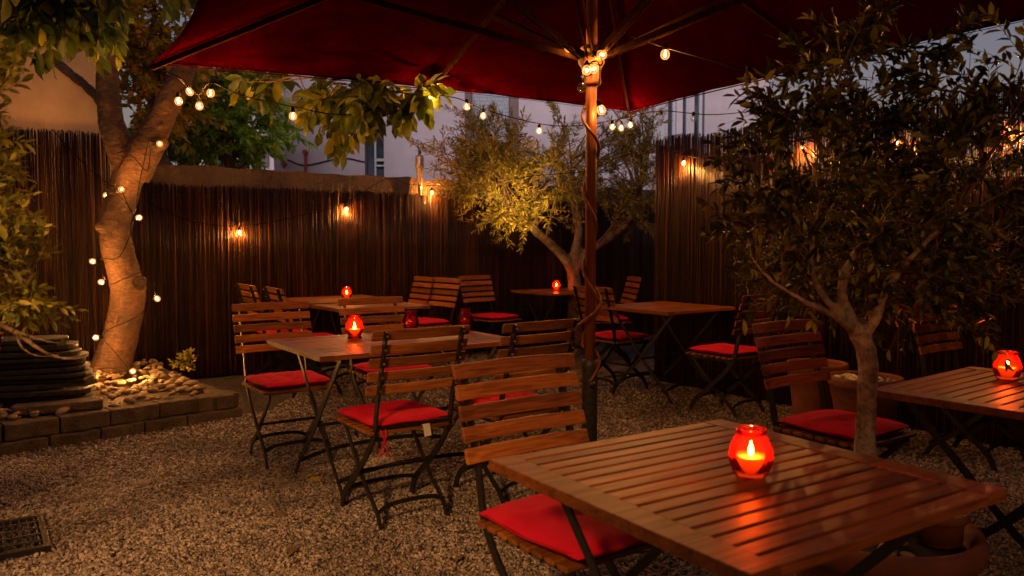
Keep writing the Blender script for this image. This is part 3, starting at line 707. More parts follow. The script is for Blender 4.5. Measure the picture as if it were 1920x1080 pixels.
CH = [
 (.185, 2.265, -55, 'nearest chair, its orange lit back slats facing the camera beside the large table', 'plump red cushion on the nearest chair, partly under the large front table'),
 (-1.305, 4.594, -56, 'chair at the left end of the middle table, facing the camera, nearest the pebble bed', 'red cushion on the chair closest to the pebble bed'),
 (-.555, 3.675, 124, 'chair seen from behind with black riveted posts, before the lit candle of the middle table', 'red cushion with a white tag and red ties hanging from its edge'),
 (-.033, 3.97, 127, 'chair seen from behind, half hidden behind the nearest chair and left of the parasol pole', 'red cushion seen between the slats of the nearest chair'),
 (-.764, 5.04, -54, 'chair on the far side of the middle table, behind the lit candle', 'red cushion under the middle table on its far side'),
 (-1.20, 8.27, 218, 'leftmost of the three chairs against the rear reed screen, turned to the left', 'red cushion of the leftmost chair against the rear screen'),
 (-.895, 7.95, 221, 'middle one of the three chairs against the rear reed screen, turned to the left', 'red cushion of the middle chair against the rear screen'),
 (-.20, 8.55, -45, 'right one of the three rear chairs, turned to the right with its cushion visible', 'red cushion on the rear chair left of the small corner table'),
 (1.451, 3.457, -56, 'chair behind the slim trunk of the potted olive, facing the right hand table', 'dark red tufted cushion crossed by the slim olive trunk'),
 (1.60, 5.88, 128, 'chair in shadow by the right reed screen, right of the table behind the parasol pole', 'red cushion beside the right reed screen, partly behind olive leaves'),
 (.90, 6.78, 38, 'chair right behind the parasol pole at the table before the fence corner', 'red cushion just right of the parasol pole, lower of two'),
 (1.0, 8.35, 189, 'chair seen edge on at the far corner table, right of the parasol pole', 'red cushion just right of the parasol pole, upper and farther of two'),
 (-2.08, 7.12, 36, 'left one of two dark chairs at the rear table in front of the back screen', 'red cushion of the far left rear chair'),
 (-1.68, 6.62, 32, 'right one of two dark chairs at the left end of the rear table', 'dark red cushion behind the slats of the left middle table chair'),
 (2.70, 4.55, -56, 'chair against the right reed screen beyond the right hand table', 'red cushion on the chair by the right reed screen, hidden by the table'),
 (-2.45, 3.10, 172, 'chair cut off by the left edge of the photo with one black post showing', 'red cushion at the left edge beside the pavers'),
]
chobj = []
for i, c in enumerate(CH): chobj.append(chair(*c))
chobj[0][1].scale = (1.1, 1.08, 1.1); chobj[0][1].location += Vector((.012, -.018, 0))
# tag and ties on one cushion
cu = chobj[2][1]
mb = MB(); mb.strip([(-.19, -.05, .018), (-.212, -.055, .0), (-.218, -.06, -.05)], .035, .0012, (1, 0, .1)); mb.build('care_tag', M_TAG, cu)
mb = MB()
for yy, e in ((.14, .02), (.17, -.03)): mb.tube(interp([(-.19, yy, .015), (-.21, yy+e*.3, -.02), (-.20, yy+e, -.07), (-.19, yy+e*1.5, -.12)], 5), .004, 6)
mb.build('tie', M_CUSH, cu)

# ------------------------------------------------------------------ folding tables
def make_table(x, y, ang, a, b, label, h=.735):
    r = empty('slatted_table', (x, y, 0.003), ang); tag(r, label, 'table', 'slatted folding tables')
    mb = MB(); e = .072; t0, t1 = h-.026, h; 
    mb.box(-a/2, -a/2+e, -b/2, b/2, t0, t1); mb.box(a/2-e, a/2, -b/2, b/2, t0, t1)
    n = max(8, round((b)/.050)); pitch = b/n; g_ = .0095
    for i in range(n):
        y0 = -b/2+i*pitch+(g_/2 if i else 0); y1 = -b/2+(i+1)*pitch-(g_/2 if i < n-1 else 0)
        mb.box(-a/2+e+.0015, a/2-e-.0015, y0, y1, t0+.002, t1-.0012-random.uniform(0, .0008))
    mb.build('tabletop', M_TABLE, r, bevel=.0022)
    mb = MB()
    for xx in (-a/2+.12, a/2-.12): mb.strip([(xx, -b/2+.04, t0-.011), (xx, b/2-.04, t0-.011)], .020, .006, (1, 0, 0))
    mb.build('top_rail', M_METAL, r)
    for s in (-1, 1):
        for k, q in ((1, 0), (-1, .012)):
            xx = s*(a/2-.12-q-.006); yb = b/2-.07
            mb = MB(); mb.strip(interp([(xx, -k*yb, t0-.01), (xx, -k*yb*.45, .50), (xx, k*yb*.10, .30), (xx, k*yb*.72, .11), (xx, k*yb*1.02, 0)], 4), .026, .006, (1, 0, 0)); mb.build('leg', M_METAL, r)
    for k in (-1, 1):
        mb = MB(); yy = k*(b/2-.07)*.78; xe = a/2-.13
        mb.strip(interp([(-xe, yy, .09), (-xe*.6, yy, .125), (0, yy, .135), (xe*.6, yy, .125), (xe, yy, .09)], 4), .022, .005, (0, 1, 0)); mb.build('stretcher', M_METAL, r)
    mb = MB(); mb.strip([(-a/2+.13, 0, .325), (a/2-.13, 0, .325)], .018, .005, (0, 1, 0)); mb.build('stretcher', M_METAL, r)
    return r
make_table(.500, 1.785, .575, .81, .80, 'large slatted wooden table in front, closest to the camera, with a glowing candle jar')
make_table(-.633, 4.262, .606, 1.14, .78, 'long middle table carrying one lit and two unlit candle jars')
make_table(-1.62, 7.36, .62, .85, .80, 'rear left table behind, on which the far lit candle jar stands')
make_table(-1.20, 6.70, .66, .78, .66, 'front one of the two pushed together rear tables, without a candle', .728)
make_table(.52, 8.62, .62, .80, .72, 'small far table in the corner under the lit olive tree with a candle')
make_table(1.25, 6.50, .645, .80, .80, 'bare wooden table before the right fence corner, without a candle')
make_table(1.86, 2.76, .66, .85, .82, 'dark slatted table at the right edge behind the potted olive')

# ------------------------------------------------------------------ candle jars
def make_jar(kind=0):
    r = empty('candle_jar'); mb = MB()
    outer = [(.036, .002), (.042, .005), (.049, .018), (.0560, .038), (.0580, .056), (.0550, .076), (.0470, .097), (.0395, .109), (.0375, .115), (.0405, .120), (.0415, .125), (.0395, .130)] if kind == 0 else [(.034, .002), (.040, .005), (.041, .012), (.036, .018), (.037, .024), (.0455, .038), (.0495, .056), (.0480, .078), (.0410, .100), (.0330, .116), (.0310, .122), (.0340, .128), (.0345, .132), (.0325, .135)]
    pr = [(p.x, p.y) for p in interp([(a, b, 0) for a, b in outer], 4)]
    mb.lathe([(.001, .002)]+pr+[(a-.0028, b+.001) for a, b in pr[::-1] if b > .012]+[(.001, .012)], 48)
    mb.build('glass', M_RGLASS, r, True)
    mb = MB(); mb.lathe([(.001, .006), (.034, .006), (.0435, .016), (.0500, .032), (.0530, .048), (.0480, .058), (.030, .053), (.012, .051), (.001, .051)] if kind == 0 else [(.001, .020), (.030, .021), (.038, .034), (.042, .050), (.041, .060), (.025, .056), (.001, .055)], 28); mb.build('wax', M_WAX, r, True)
    mb = MB(); mb.lathe([(.0005, .054), (.0045, .058), (.0068, .066), (.0060, .076), (.0034, .086), (.0006, .096)], 12); mb.build('flame', M_FLAME, r, True)
    return r
jps = [make_jar(0), make_jar(1)]; jused = []
JZ = .7385
for px, py, z, lab, lit in ((1407, 893, JZ, 'glowing red candle jar on the large front table', 1), (665, 636, JZ, 'glowing red candle jar on the left part of the middle table', 1),
                         (650, 560, JZ, 'glowing red candle jar on the rear left table', 1), (1043, 545, JZ, 'glowing red candle jar on the far corner table, left of the parasol pole', 1),
                         (1888, 712, JZ, 'glowing red candle jar on the dark table at the right edge', 1),
                         (770, 624, JZ, 'unlit red candle jar on the middle table, left of the other unlit one', 0), (873, 619, JZ, 'unlit red candle jar at the right end of the middle table', 0)):
    jk = 1 if px in (665, 770, 873) else 0; j = jps[jk] if jps[jk] not in jused else copy_tree(jps[jk]); jused.append(j); q = on(px, py, z); j.location = q; j.scale = [.84 if jk == 0 else .95]*3; j.rotation_euler = (0, 0, random.uniform(0, 6)); tag(j, lab, 'candle jar', 'red glass candle jars on the tables')
    if not lit:
        for c in children(j):
            n_ = c.name.split('.')[0]
            if n_ == 'flame': bpy.data.objects.remove(c)
            else:
                c.data = c.data.copy(); c.data.materials.clear(); c.data.materials.append(M_RGLASS0 if n_ == 'glass' else M_WAXW)

# ------------------------------------------------------------------ parasol
UC = Vector((.372, 3.77, 0)); um = empty('parasol', UC); tag(um, 'large dark red market parasol on a wooden pole', 'parasol')
ua = R(30); u2 = Vector((math.cos(ua), math.sin(ua), 0)); v2 = Vector((math.sin(ua), -math.cos(ua), 0)); HA, HB = 1.69, 1.85; ZR, ZA = 2.27, 2.90
tips = []
for a, b in ((-1, -1), (0, -1), (1, -1), (1, 0), (1, 1), (0, 1), (-1, 1), (-1, 0)):
    p = u2*(a*HA)+v2*(b*HB); p.z = ZR+(.02 if a*b == 0 else 0); tips.append(p)
apex = Vector((0, 0, ZA)); Vv = []; Q = []; NR, NS = 28, 20
for k in range(8):
    t0, t1 = tips[k], tips[(k+1) % 8]; base = len(Vv)
    for i in range(NR+1):
        for j in range(NS+1):
            f = i/NR; s = j/NS; e = t0.lerp(t1, s); sag = 4*s*(1-s)
            p = apex.lerp(e, f*(1-.035*sag*f)); p.z += -.045*sag*f*(1-.35*f) + .05*math.sin(math.pi*f)*(.25)+.006*sag*noise.noise(Vector((s*9, f*3, k*5)))+.008*sag*noise.noise(Vector((s*3, f*12, k*7))); Vv.append(tuple(p))
    for i in range(NR):
        for j in range(NS): a = base+i*(NS+1)+j; Q.append((a, a+1, a+NS+2, a+NS+1))
cv = np_mesh('canopy', Vv, Q, M_CANOPY, um, True)
m = cv.modifiers.new('weld', 'WELD'); m.merge_threshold = .0008
m = cv.modifiers.new('solid', 'SOLIDIFY'); m.thickness = .0015; m.offset = 1
mb = MB()
for k in range(8):
    t0, t1 = tips[k], tips[(k+1) % 8]; pts = []
    for j in range(NS+1): s = j/NS; sag = 4*s*(1-s); p = apex.lerp(t0.lerp(t1, s), 1-.035*sag); p.z += -.045*sag*.65; pts.append(p-Vector((0, 0, .008)))
    mb.strip(pts, .02, .003, (pts[0]-apex).cross(Vector((0, 0, 1))).cross(pts[1]-pts[0]))
mb.build('hem', M_CANOPY, um)
hubz = 2.12
for k, tp in enumerate(tips):
    d = Vector((tp.x, tp.y, 0)).normalized(); L = Vector((tp.x, tp.y, 0)).length
    side = Vector((-d.y, d.x, 0)); a = apex+Vector((0, 0, -.05))+d*.04; b = tp+Vector((0, 0, -.028))-d*.0
    mb = MB(); mb.strip([a, a.lerp(b, .5)+Vector((0, 0, .012)), b], .030, .018, side); mb.build('rib', M_RIB, um, bevel=.002)
    t = .5; j = a.lerp(b, t)+Vector((0, 0, -.015)); h = Vector((0, 0, hubz))+d*.045
    for s in (-1, 1):
        mb = MB(); mb.strip([h+side*.014*s, j+side*.014*s], .030, .009, side); mb.build('strut', M_RIB, um, bevel=.002)
    mb = MB(); mb.strip([h-(j-h).normalized()*0+side*0, h+(j-h).normalized()*.085], .022, .012, side); mb.build('strut_fitting', M_BRASS, um)
mb = MB(); mb.lathe([(.0, hubz+.05), (.05, hubz+.05), (.062, hubz+.035), (.062, hubz-.02), (.045, hubz-.05), (.043, hubz-.09), (.047, hubz-.11), (.040, hubz-.125), (.026, hubz-.13)], 24); mb.build('runner_hub', M_POLE, um, True)
mb = MB(); mb.lathe([(.0, ZA+.10), (.02, ZA+.09), (.05, ZA+.01), (.06, ZA-.03), (.055, ZA-.09), (.0, ZA-.09)], 20); mb.build('crown_hub', M_POLE, um, True)
mb = MB(); mb.lathe([(.0, .62), (.026, .62), (.026, ZA), (0, ZA)], 20); mb.build('pole', M_POLE, um, True)
mb = MB(); mb.lathe([(.0, .05), (.037, .05), (.037, .66), (.040, .67), (.040, .70), (.03, .705), (.026, .70)], 24); mb.tube([(0, -.036, .60), (0, -.075, .60)], .008, 8); mb.lathe([(0, .59), (.018, .592), (.018, .608), (0, .61)], 12, (0, -.08, 0)); mb.build('sleeve', M_SLEEVE, um, True)
mb = MB(); mb.lathe([(0, 0), (.26, 0), (.27, .02), (.26, .045), (.05, .06), (0, .06)], 32); mb.build('base_plate', M_METAL, um, True)
# brown cable wound round the pole
mb = MB(); pts = []
for i in range(150):
    f = i/149; z = 1.98-f*1.22; th = f*2*math.pi*3.4+1; r = .030+.004*math.sin(f*20)+(.02*max(0, math.sin(f*9))**4)
    pts.append(UC+Vector((math.cos(th)*r, math.sin(th)*r, z)))
mb.tube(pts, .008, 8)
pts = []
for i in range(80):
    f = i/79; z = 1.10-f*.50; th = -f*2*math.pi*1.6+2; r = .033+.035*math.sin(math.pi*f)**2
    pts.append(UC+Vector((math.cos(th)*r, math.sin(th)*r-.01, z)))
mb.tube(pts, .0075, 8)
tag(mb.build('power_cable', M_RCABLE, smooth=True), 'brown power cable wound down round the parasol pole', 'cable')

# ------------------------------------------------------------------ string lights
def bulb_meshes():
    mb = MB(); mb.lathe([(.008, -.022), (.013, -.026), (.020, -.034), (.0242, -.046), (.0245, -.056), (.020, -.067), (.011, -.0745), (.0005, -.077)], 20); g_ = mb.build('b', M_BULB, None, True); gm = g_.data
    g0 = gm.copy(); g0.materials.clear(); g0.materials.append(M_BULB0); bpy.data.objects.remove(g_)
    mb = MB(); mb.lathe([(.0005, .006), (.007, .006), (.011, .0), (.0135, -.004), (.0135, -.026), (.012, -.028)], 14); s = mb.build('s', M_CABLE, None, True); sm = s.data; bpy.data.objects.remove(s)
    mb = MB(); mb.lathe([(.0005, -.042), (.0035, -.045), (.0048, -.052), (.0035, -.059), (.0005, -.062)], 8); f = mb.build('f', M_FIL, None, True); fm = f.data; bpy.data.objects.remove(f)
    return gm, g0, sm, fm
GM, GM0, SM, FM = bulb_meshes()
FMS = FM.copy(); FMS.materials.clear(); FMS.materials.append(emis('bright_filament', (1, .36, .07), 20000))
FMW = FM.copy(); FMW.materials.clear(); FMW.materials.append(emis('dim_filament', (1, .42, .10), 1500))
def string(label, bulbs, path, fil=None):
    """bulbs: (world point of bulb centre, lit, tilt vector); path: world cable points"""
    r = empty('string_light', path[0]); tag(r, label, 'string lights', 'string lights hung in the yard'); O = r.location
    mb = MB(); P_ = interp(path, 6); mb.tube([p-O for p in P_], .0035, 6); 
    for c, lit, d in bulbs:
        d = Vector(d).normalized(); top = Vector(c)-d*.052
        g_ = bpy.data.objects.new('bulb', GM if lit else GM0); COL.objects.link(g_); g_.parent = r; g_.location = top-O
        g_.rotation_euler = d.to_track_quat('-Z', 'Y').to_euler(); g_.scale = (.86, .86, .9)
        s = bpy.data.objects.new('socket', SM); COL.objects.link(s); s.parent = g_
        if lit: f = bpy.data.objects.new('filament', fil or FM); COL.objects.link(f); f.parent = g_
        near = min(P_, key=lambda p: (p-top).length)
        if (near-top).length > .012: mb.tube([top-O, (top.lerp(near, .5)-O)+Vector((0, 0, .003)), near-O], .0028, 5)
    mb.build('cable', M_CABLE, r, True); return r
DN = (0, 0, -1)
ty = TY-.28
bt = [((228, 355), ty, (.7, -.6, .1)), ((262, 408), ty, (1, -.3, 0)), ((172, 490), ty, (-1, -.3, 0)), ((188, 529), ty, (-1, -.4, -.1)), ((296, 561), ty+.05, (.8, -.2, -.6)), ((178, 633), ty-.05, (-1, -.3, 0)), ((165, 699), ty-.1, (-.9, -.4, .1)), ((250, 696), ty-.05, (1, -.4, .2)), ((300, 270), ty-.06, (.7, -.6, -.3)), ((198, 367), ty+.26, (-.4, .2, -.2))]
path = [at(98, 243, 6.35), at(150, 300, 6.2), at(205, 346, 5.9), at(225, 352, ty), at(250, 400, ty), at(262, 340, ty), at(280, 262, ty-.05), at(276, 320, ty), at(240, 290, ty), at(215, 350, ty), at(250, 405, ty+.02), at(225, 480, ty-.02), at(188, 488, ty), at(203, 531, ty), at(235, 522, ty-.05), at(272, 512, ty-.12), at(290, 548, ty), at(262, 590, ty+.02), at(195, 625, ty), at(215, 660, ty), at(240, 692, ty), at(205, 690, ty-.12), at(180, 692, ty-.12)]
string('string of small warm bulbs wound round the walnut trunk', [(at(*p, y), 1, d) for p, y, d in bt], path)
LC = UC+tips[0]; MC = UC+tips[1]; BC = UC+tips[2]; RC = UC+tips[3]
string('string with four bulbs clustered below the left parasol corner and more under the walnut leaves', [(at(335, 192, 4.5), 1, DN), (at(357, 174, 4.7), 1, (.6, 0, -1)), (at(374, 201, 4.55), 1, DN), (at(395, 177, 4.5), 1, DN), (at(549, 220, 4.6), 1, DN), (at(596, 212, 5.4), 0, DN), (at(688, 222, 5.0), 0, DN), (at(806, 187, 5.15), 1, DN)],
       [LC+Vector((0, 0, -.02)), at(345, 150, 4.52), at(372, 178, 4.55), at(396, 155, 4.52), at(450, 178, 4.55), at(549, 200, 4.6), at(640, 215, 4.8), at(720, 200, 5.0), at(785, 178, 5.2), MC+Vector((0, 0, -.04))])
string('string running from the parasol edge over the olive crown to the rear parasol corner', [(at(875, 202, 5.4), 1, DN), (at(906, 219, 5.5), 1, DN), (at(1011, 247, 5.8), 1, DN), (at(1148, 240, 6.0), 1, DN), (at(1165, 242, 6.05), 1, DN), (at(1182, 236, 6.1), 1, DN)],
       [MC+Vector((0, 0, -.04)), at(860, 185, 5.35), at(906, 205, 5.5), at(1011, 232, 5.75), at(1080, 236, 5.9), at(1148, 226, 6.0), BC+Vector((0, 0, -.04))])
hy = UC.y
string('cluster of bulbs tangled round the top of the parasol pole', [(at(1131, 103, hy-.09), 1, (.9, -.2, -.2)), (at(1115, 128, hy-.10), 1, (.3, -.6, .2)), (at(1100, 134, hy-.10), 1, (-.1, -.5, -1)), (at(1091, 167, hy-.08), 0, DN), (at(1128, 209, hy-.06), 1, (.3, 0, -1)), (at(1065, 88, hy-.02), 1, (-.9, -.3, .4))],
       [at(1080, 92, hy-.02), at(1095, 105, hy-.09), at(1120, 98, hy-.09), at(1128, 122, hy-.1), at(1097, 120, hy-.09), at(1092, 150, hy-.06), at(1108, 118, hy-.1), at(1124, 124, hy-.08), at(1120, 200, hy-.05)], FMW)
string('string with one bright bulb hanging freely under the right side of the parasol', [(at(1247, 105, 3.75), 1, DN), (at(1403, 147, 3.6), 0, DN)],
       [at(1120, 45, 3.74), at(1180, 66, 3.75), at(1247, 89, 3.75), at(1330, 112, 3.68), at(1403, 132, 3.6), at(1520, 150, 3.5)])
def fp(px, py, off=.045):                    # a point just in front of the back fence
    r = ray(px, py); k = r.x/r.y; Y = (7.5+.72*2.56)/(1-.72*k); return at(px, py, Y-off)
string('string of widely spaced bulbs swagged along the low back reed screen', [(fp(449, 437), 1, DN), (fp(650, 393), 1, (.2, 0, -1)), (fp(810, 362, .05), 1, DN)],
       [fp(272, 375), fp(350, 412), fp(449, 424), fp(560, 405), fp(640, 383), fp(725, 335), fp(765, 345), fp(812, 348, .12), fp(900, 345, .3), at(1000, 330, 7.2), at(1100, 320, 6.9), at(1160, 295, 7.0), C0+Vector((-.02, .02, 2.1))], FMS)
def rp(px, py, off=.055):
    r = ray(px, py); k = r.x/r.y; m = RD.x/RD.y; Y = (C0.x-m*C0.y)/(k-m); p = at(px, py, Y); return p+RN*off
string('string of bulbs along the top of the tall right reed screen', [(rp(1290, 308), 1, DN), (rp(1514, 280), 1, DN), (rp(1690, 270), 1, DN), (rp(1900, 246), 1, DN)],
       [C0+Vector((0, -.05, 2.12)), rp(1290, 292), rp(1400, 300), rp(1514, 262), rp(1600, 275), rp(1690, 252), rp(1800, 255), rp(1900, 226), rp(2050, 215)], FMS)
string('thin string from the rear parasol corner to the right fence with unlit bulbs', [(at(1240, 222, 6.1), 0, DN), (at(1300, 224, 6.0), 0, DN)], [BC+Vector((0, 0, -.04)), at(1240, 208, 6.1), at(1330, 215, 5.9), rp(1420, 210)])

# garden torch on the wall
q = fp(787, 330, -.02); tt = empty('garden_torch', q); tag(tt, 'slim metal oil torch standing at the top of the back wall', 'torch'); O = q
s7 = q.y/F; z_ = lambda py: at(787, py, q.y).z-q.z
mb = MB(); mb.lathe([(0, z_(366)), (3*s7, z_(366)), (4*s7, z_(345)), (7*s7, z_(318)), (8*s7, z_(312))], 16); mb.tube([(0, 0, z_(366)), (0, 0, z_(470))], .008, 8); mb.build('holder', M_TORCH, tt, True)
mb = MB(); mb.lathe([(8*s7, z_(312)), (9*s7, z_(311)), (8*s7, z_(308)), (8*s7, z_(296)), (7.5*s7, z_(292)), (3*s7, z_(290)), (2.6*s7, z_(289))], 16); mb.build('tank', M_TORCH, tt, True)
mb = MB(); mb.lathe([(2.6*s7, z_(290)), (2.6*s7, z_(280)), (0, z_(280))], 10); mb.build('wick', M_METAL, tt, True)

# ------------------------------------------------------------------ olive tree behind (lit)
OB = Vector((at(1075, 500, 8.75).x, 8.75, 0)); ot = empty('olive_tree', OB); tag(ot, 'spreading olive tree lit bright yellow behind the parasol pole', 'tree')
def O2(px, py, dy=0): return at(px, py, 8.75+dy)
so = 8.75/F
trunk(ot, [([OB, O2(1078, 560), O2(1072, 505), O2(1045, 470, -.1), O2(1000, 430, -.3), O2(965, 395, -.5), O2(930, 350, -.6)], [15*so, 14*so, 11*so, 9*so, 8*so, 6*so, 4*so]),
           ([O2(1074, 510), O2(1105, 470), O2(1150, 440, -.1), O2(1190, 400, -.2), O2(1205, 340, -.3)], [11*so, 9*so, 8*so, 5*so, 3*so]),
           ([O2(1072, 500), O2(1085, 440), O2(1080, 380), O2(1070, 300)], [12*so, 8*so, 6*so, 3*so]),
           ([O2(1000, 430, -.3), O2(1005, 380, -.4), O2(990, 320, -.4)], [8*so, 6*so, 3*so])], M_OBARK, .02, .02)
crown(ot, [[O2(1045, 470, -.1), O2(1000, 430, -.3), O2(965, 395, -.5), O2(930, 350, -.6)], [O2(1105, 470), O2(1150, 440, -.1), O2(1190, 400, -.2), O2(1205, 340, -.3)], [O2(1085, 440), O2(1080, 380), O2(1070, 300)], [O2(1000, 430, -.3), O2(990, 320, -.4)]],
      [(O2(960, 340, -.5), (.75, .6, .5), 5), (O2(1075, 310, -.2), (.7, .6, .6), 5), (O2(1165, 350, -.3), (.45, .5, .6), 4), (O2(900, 280, -.4), (.4, .4, .45), 2), (O2(1170, 240, -.2), (.5, .4, .35), 2.2), (O2(850, 290, -.4), (.28, .3, .25), .8), (O2(960, 420, -.5), (.35, .3, .2), 1)],
      128, 7, .30, .056, .0125, M_OLEAF, M_TWIG, -.1, .022, .010, .35)

GAPS = [Vector((.372, 1, .116)).normalized(), Vector((.490, 1, .123)).normalized(), Vector((.631, 1, .139)).normalized()]
EYE = Vector((0, 0, HC))
def airy(p):                                # thin places in the crown where the fence bulbs show through
    for g_ in GAPS:
        d = p-EYE
        if (d-g_*d.dot(g_)).length < .05+.02*noise.noise(p*9): return False
    return noise.noise(p*6.5) > -.10
# ------------------------------------------------------------------ potted olive close to the camera (right)
def pot(name, x, y, r, h, label, rim=.035, mat=M_TERRA, parts=True, cat='plant pot', grp='terracotta pots'):
    o = empty(name, (x, y, 0.003)); tag(o, label, cat, grp)
    mb = MB(); mb.lathe([(0, 0), (r*.68, 0), (r*.70, .01), (r*.82, h*.55), (r*.86, h*.66), (r*.875, h*.67), (r*.875, h*.70), (r*.90, h*.72), (r*.93, h-rim*1.6), (r*.97, h-rim*1.5), (r, h-rim), (r, h-rim*.4), (r*.97, h), (r*.90, h), (r*.86, h-rim*.4), (r*.84, h-.09), (0, h-.09)], 56); mb.build('body', mat, o, True)
    mb = MB(); mb.lathe([(0, h-.055), (r*.5, h-.05), (r*.853, h-.06)], 30); mb.build('soil', M_SOIL, o, True); return o
PX, PY = 1.20, 2.56
p1 = pot('plant_pot', PX, PY, .315, .34, 'wide terracotta pot under the front table holding the slim olive tree', .05)
def Q_(px, py, dy=0): return at(px, py, 2.6+dy)
pb = Vector((1.155, 2.58, .28)); po = empty('olive_tree', pb); tag(po, 'dark bushy potted olive in the right foreground with mottled trunk paled as if lit', 'tree')
sq = 2.6/F
trunk(po, [([pb-Vector((0, 0, .05)), Q_(1622, 850), Q_(1625, 760), Q_(1628, 690), Q_(1622, 650), Q_(1606, 625)], [22*sq, 20*sq, 18*sq, 18*sq, 19*sq, 18*sq]),
           ([Q_(1608, 632), Q_(1582, 600), Q_(1560, 575), Q_(1530, 530), Q_(1522, 470), Q_(1535, 380), Q_(1560, 250), Q_(1575, 120), Q_(1560, 10)], [12*sq, 9*sq, 8*sq, 6*sq, 5*sq, 4*sq, 3.5*sq, 3*sq, 2*sq]),
           ([Q_(1612, 628), Q_(1590, 585), Q_(1578, 545), Q_(1600, 480, .1), Q_(1650, 420, .2), Q_(1700, 330, .2)], [14*sq, 11*sq, 9*sq, 7*sq, 6*sq, 4*sq]),
           ([Q_(1620, 630), Q_(1645, 590), Q_(1665, 540), Q_(1720, 470), Q_(1790, 400), Q_(1850, 300)], [13*sq, 9*sq, 7*sq, 6*sq, 5*sq, 3*sq]),
           ([Q_(1600, 618), Q_(1570, 596, -.1), Q_(1500, 560, -.2), Q_(1440, 520, -.2), Q_(1400, 470, -.2)], [9*sq, 7*sq, 5*sq, 4*sq, 3*sq])], M_PBARK, .007, .012)
crown(po, [[Q_(1530, 530), Q_(1522, 470), Q_(1535, 380), Q_(1560, 250), Q_(1575, 120)], [Q_(1600, 480, .1), Q_(1650, 420, .2), Q_(1700, 330, .2)], [Q_(1665, 540), Q_(1720, 470), Q_(1790, 400), Q_(1850, 300)], [Q_(1500, 560, -.2), Q_(1440, 520, -.2), Q_(1400, 470, -.2)]],
      [(Q_(1560, 360, .1), (.36, .35, .30), 5), (Q_(1700, 400, .1), (.36, .35, .34), 5), (Q_(1620, 190, .1), (.36, .3, .20), 4.5), (Q_(1800, 170, .1), (.34, .3, .24), 5), (Q_(1480, 200, 0), (.16, .2, .14), 1.3), (Q_(1450, 380, 0), (.18, .25, .22), 2.2), (Q_(1860, 330, .1), (.25, .3, .36), 4), (Q_(1500, 540, .1), (.24, .25, .12), 2.2), (Q_(1760, 560, .1), (.26, .25, .12), 2.2), (Q_(1640, 60, .1), (.22, .2, .10), 1.2)],
      118, 6, .15, .045, .0165, M_DLEAF, M_TWIG, 0, .017, .0048, .15, True, airy)
pq = []
for i in range(46):
    a = random.uniform(0, 6.28); r_ = .25*math.sqrt(random.random()); pq.append((PX+r_*math.cos(a), PY+r_*math.sin(a), .30+random.uniform(0, .012)))
pq = [p for p in pq if (Vector(p)-Vector((1.36, 2.50, .3))).length > .095]
tag(round_stones('pebbles', pq, .036, M_PEBBLE), 'pebbles covering the soil in the wide terracotta pot', 'pebbles', kind='stuff')
sp_ = pot('plant_pot', 1.365, 2.50, .088, .105, 'small terracotta pot standing inside the wide pot', .018); sp_.location.z = .302
for c in children(sp_):
    if c.name.startswith('soil'): c.location.z = .03
spl = empty('seedling', (1.365, 2.50, .38)); tag(spl, 'tiny withered seedling in the small terracotta pot', 'plant')
leaves('leaf', [(.02*math.cos(a), .02*math.sin(a), 0) for a in range(7)], [(math.cos(a), math.sin(a), .3) for a in range(7)], .05, .02, M_SLEAF, spl)
mb = MB(); mb.tube([(0, 0, -.02), (.003, 0, .01), (.006, .002, .03)], .003, 6); mb.build('stem', M_TWIG, spl)

# second planting near the right fence
p2 = Vector((on(1590, 790, 0).x*1.0, 0, 0)); X2, Y2 = 2.22, 4.95
pot('plant_pot', X2, Y2, .225, .42, 'tall terracotta pot with white pebbles by the right reed screen', .04)
pot('plant_pot', X2-.16, Y2+.38, .20, .45, 'terracotta pot half hidden behind the one with white pebbles', .04)
pq = [(X2+.17*math.sqrt(r_)*math.cos(a), Y2+.17*math.sqrt(r_)*math.sin(a), .385+random.uniform(0, .02)) for a, r_ in [(random.uniform(0, 6.28), random.random()) for _ in range(70)]]
tag(round_stones('pebbles', pq, .034, M_WPEBBLE), 'white pebbles heaped in the tall terracotta pot', 'pebbles', kind='stuff')
ob = Vector((X2, Y2, .36)); o2 = empty('olive_tree', ob); tag(o2, 'fine leaved small olive in the pot with white pebbles, behind the foreground olive', 'tree')
trunk(o2, [([ob, ob+Vector((.02, 0, .25)), ob+Vector((-.02, .02, .5))], [.03, .026, .022]), ([ob+Vector((-.02, .02, .48)), ob+Vector((-.2, 0, .75)), ob+Vector((-.35, 0, .98))], [.02, .014, .006]), ([ob+Vector((-.02, .02, .48)), ob+Vector((.2, .0, .8)), ob+Vector((.42, 0, 1.05))], [.02, .014, .006])], M_OBARK, .012, .01)
crown(o2, [[ob+Vector((-.02, .02, .4)), ob+Vector((-.2, 0, .75)), ob+Vector((-.35, 0, .98))], [ob+Vector((.1, .0, .6)), ob+Vector((.2, .0, .8)), ob+Vector((.42, 0, 1.05))]],
      [(at(1560, 480, 4.9), (.55, .35, .42), 4), (at(1700, 450, 4.8), (.55, .35, .42), 4), (at(1620, 380, 4.9), (.5, .3, .3), 2), (at(1470, 540, 4.9), (.25, .25, .3), 1)],
      100, 7, .2, .05, .012, M_DLEAF, M_TWIG, 0, .02, .007, .3)

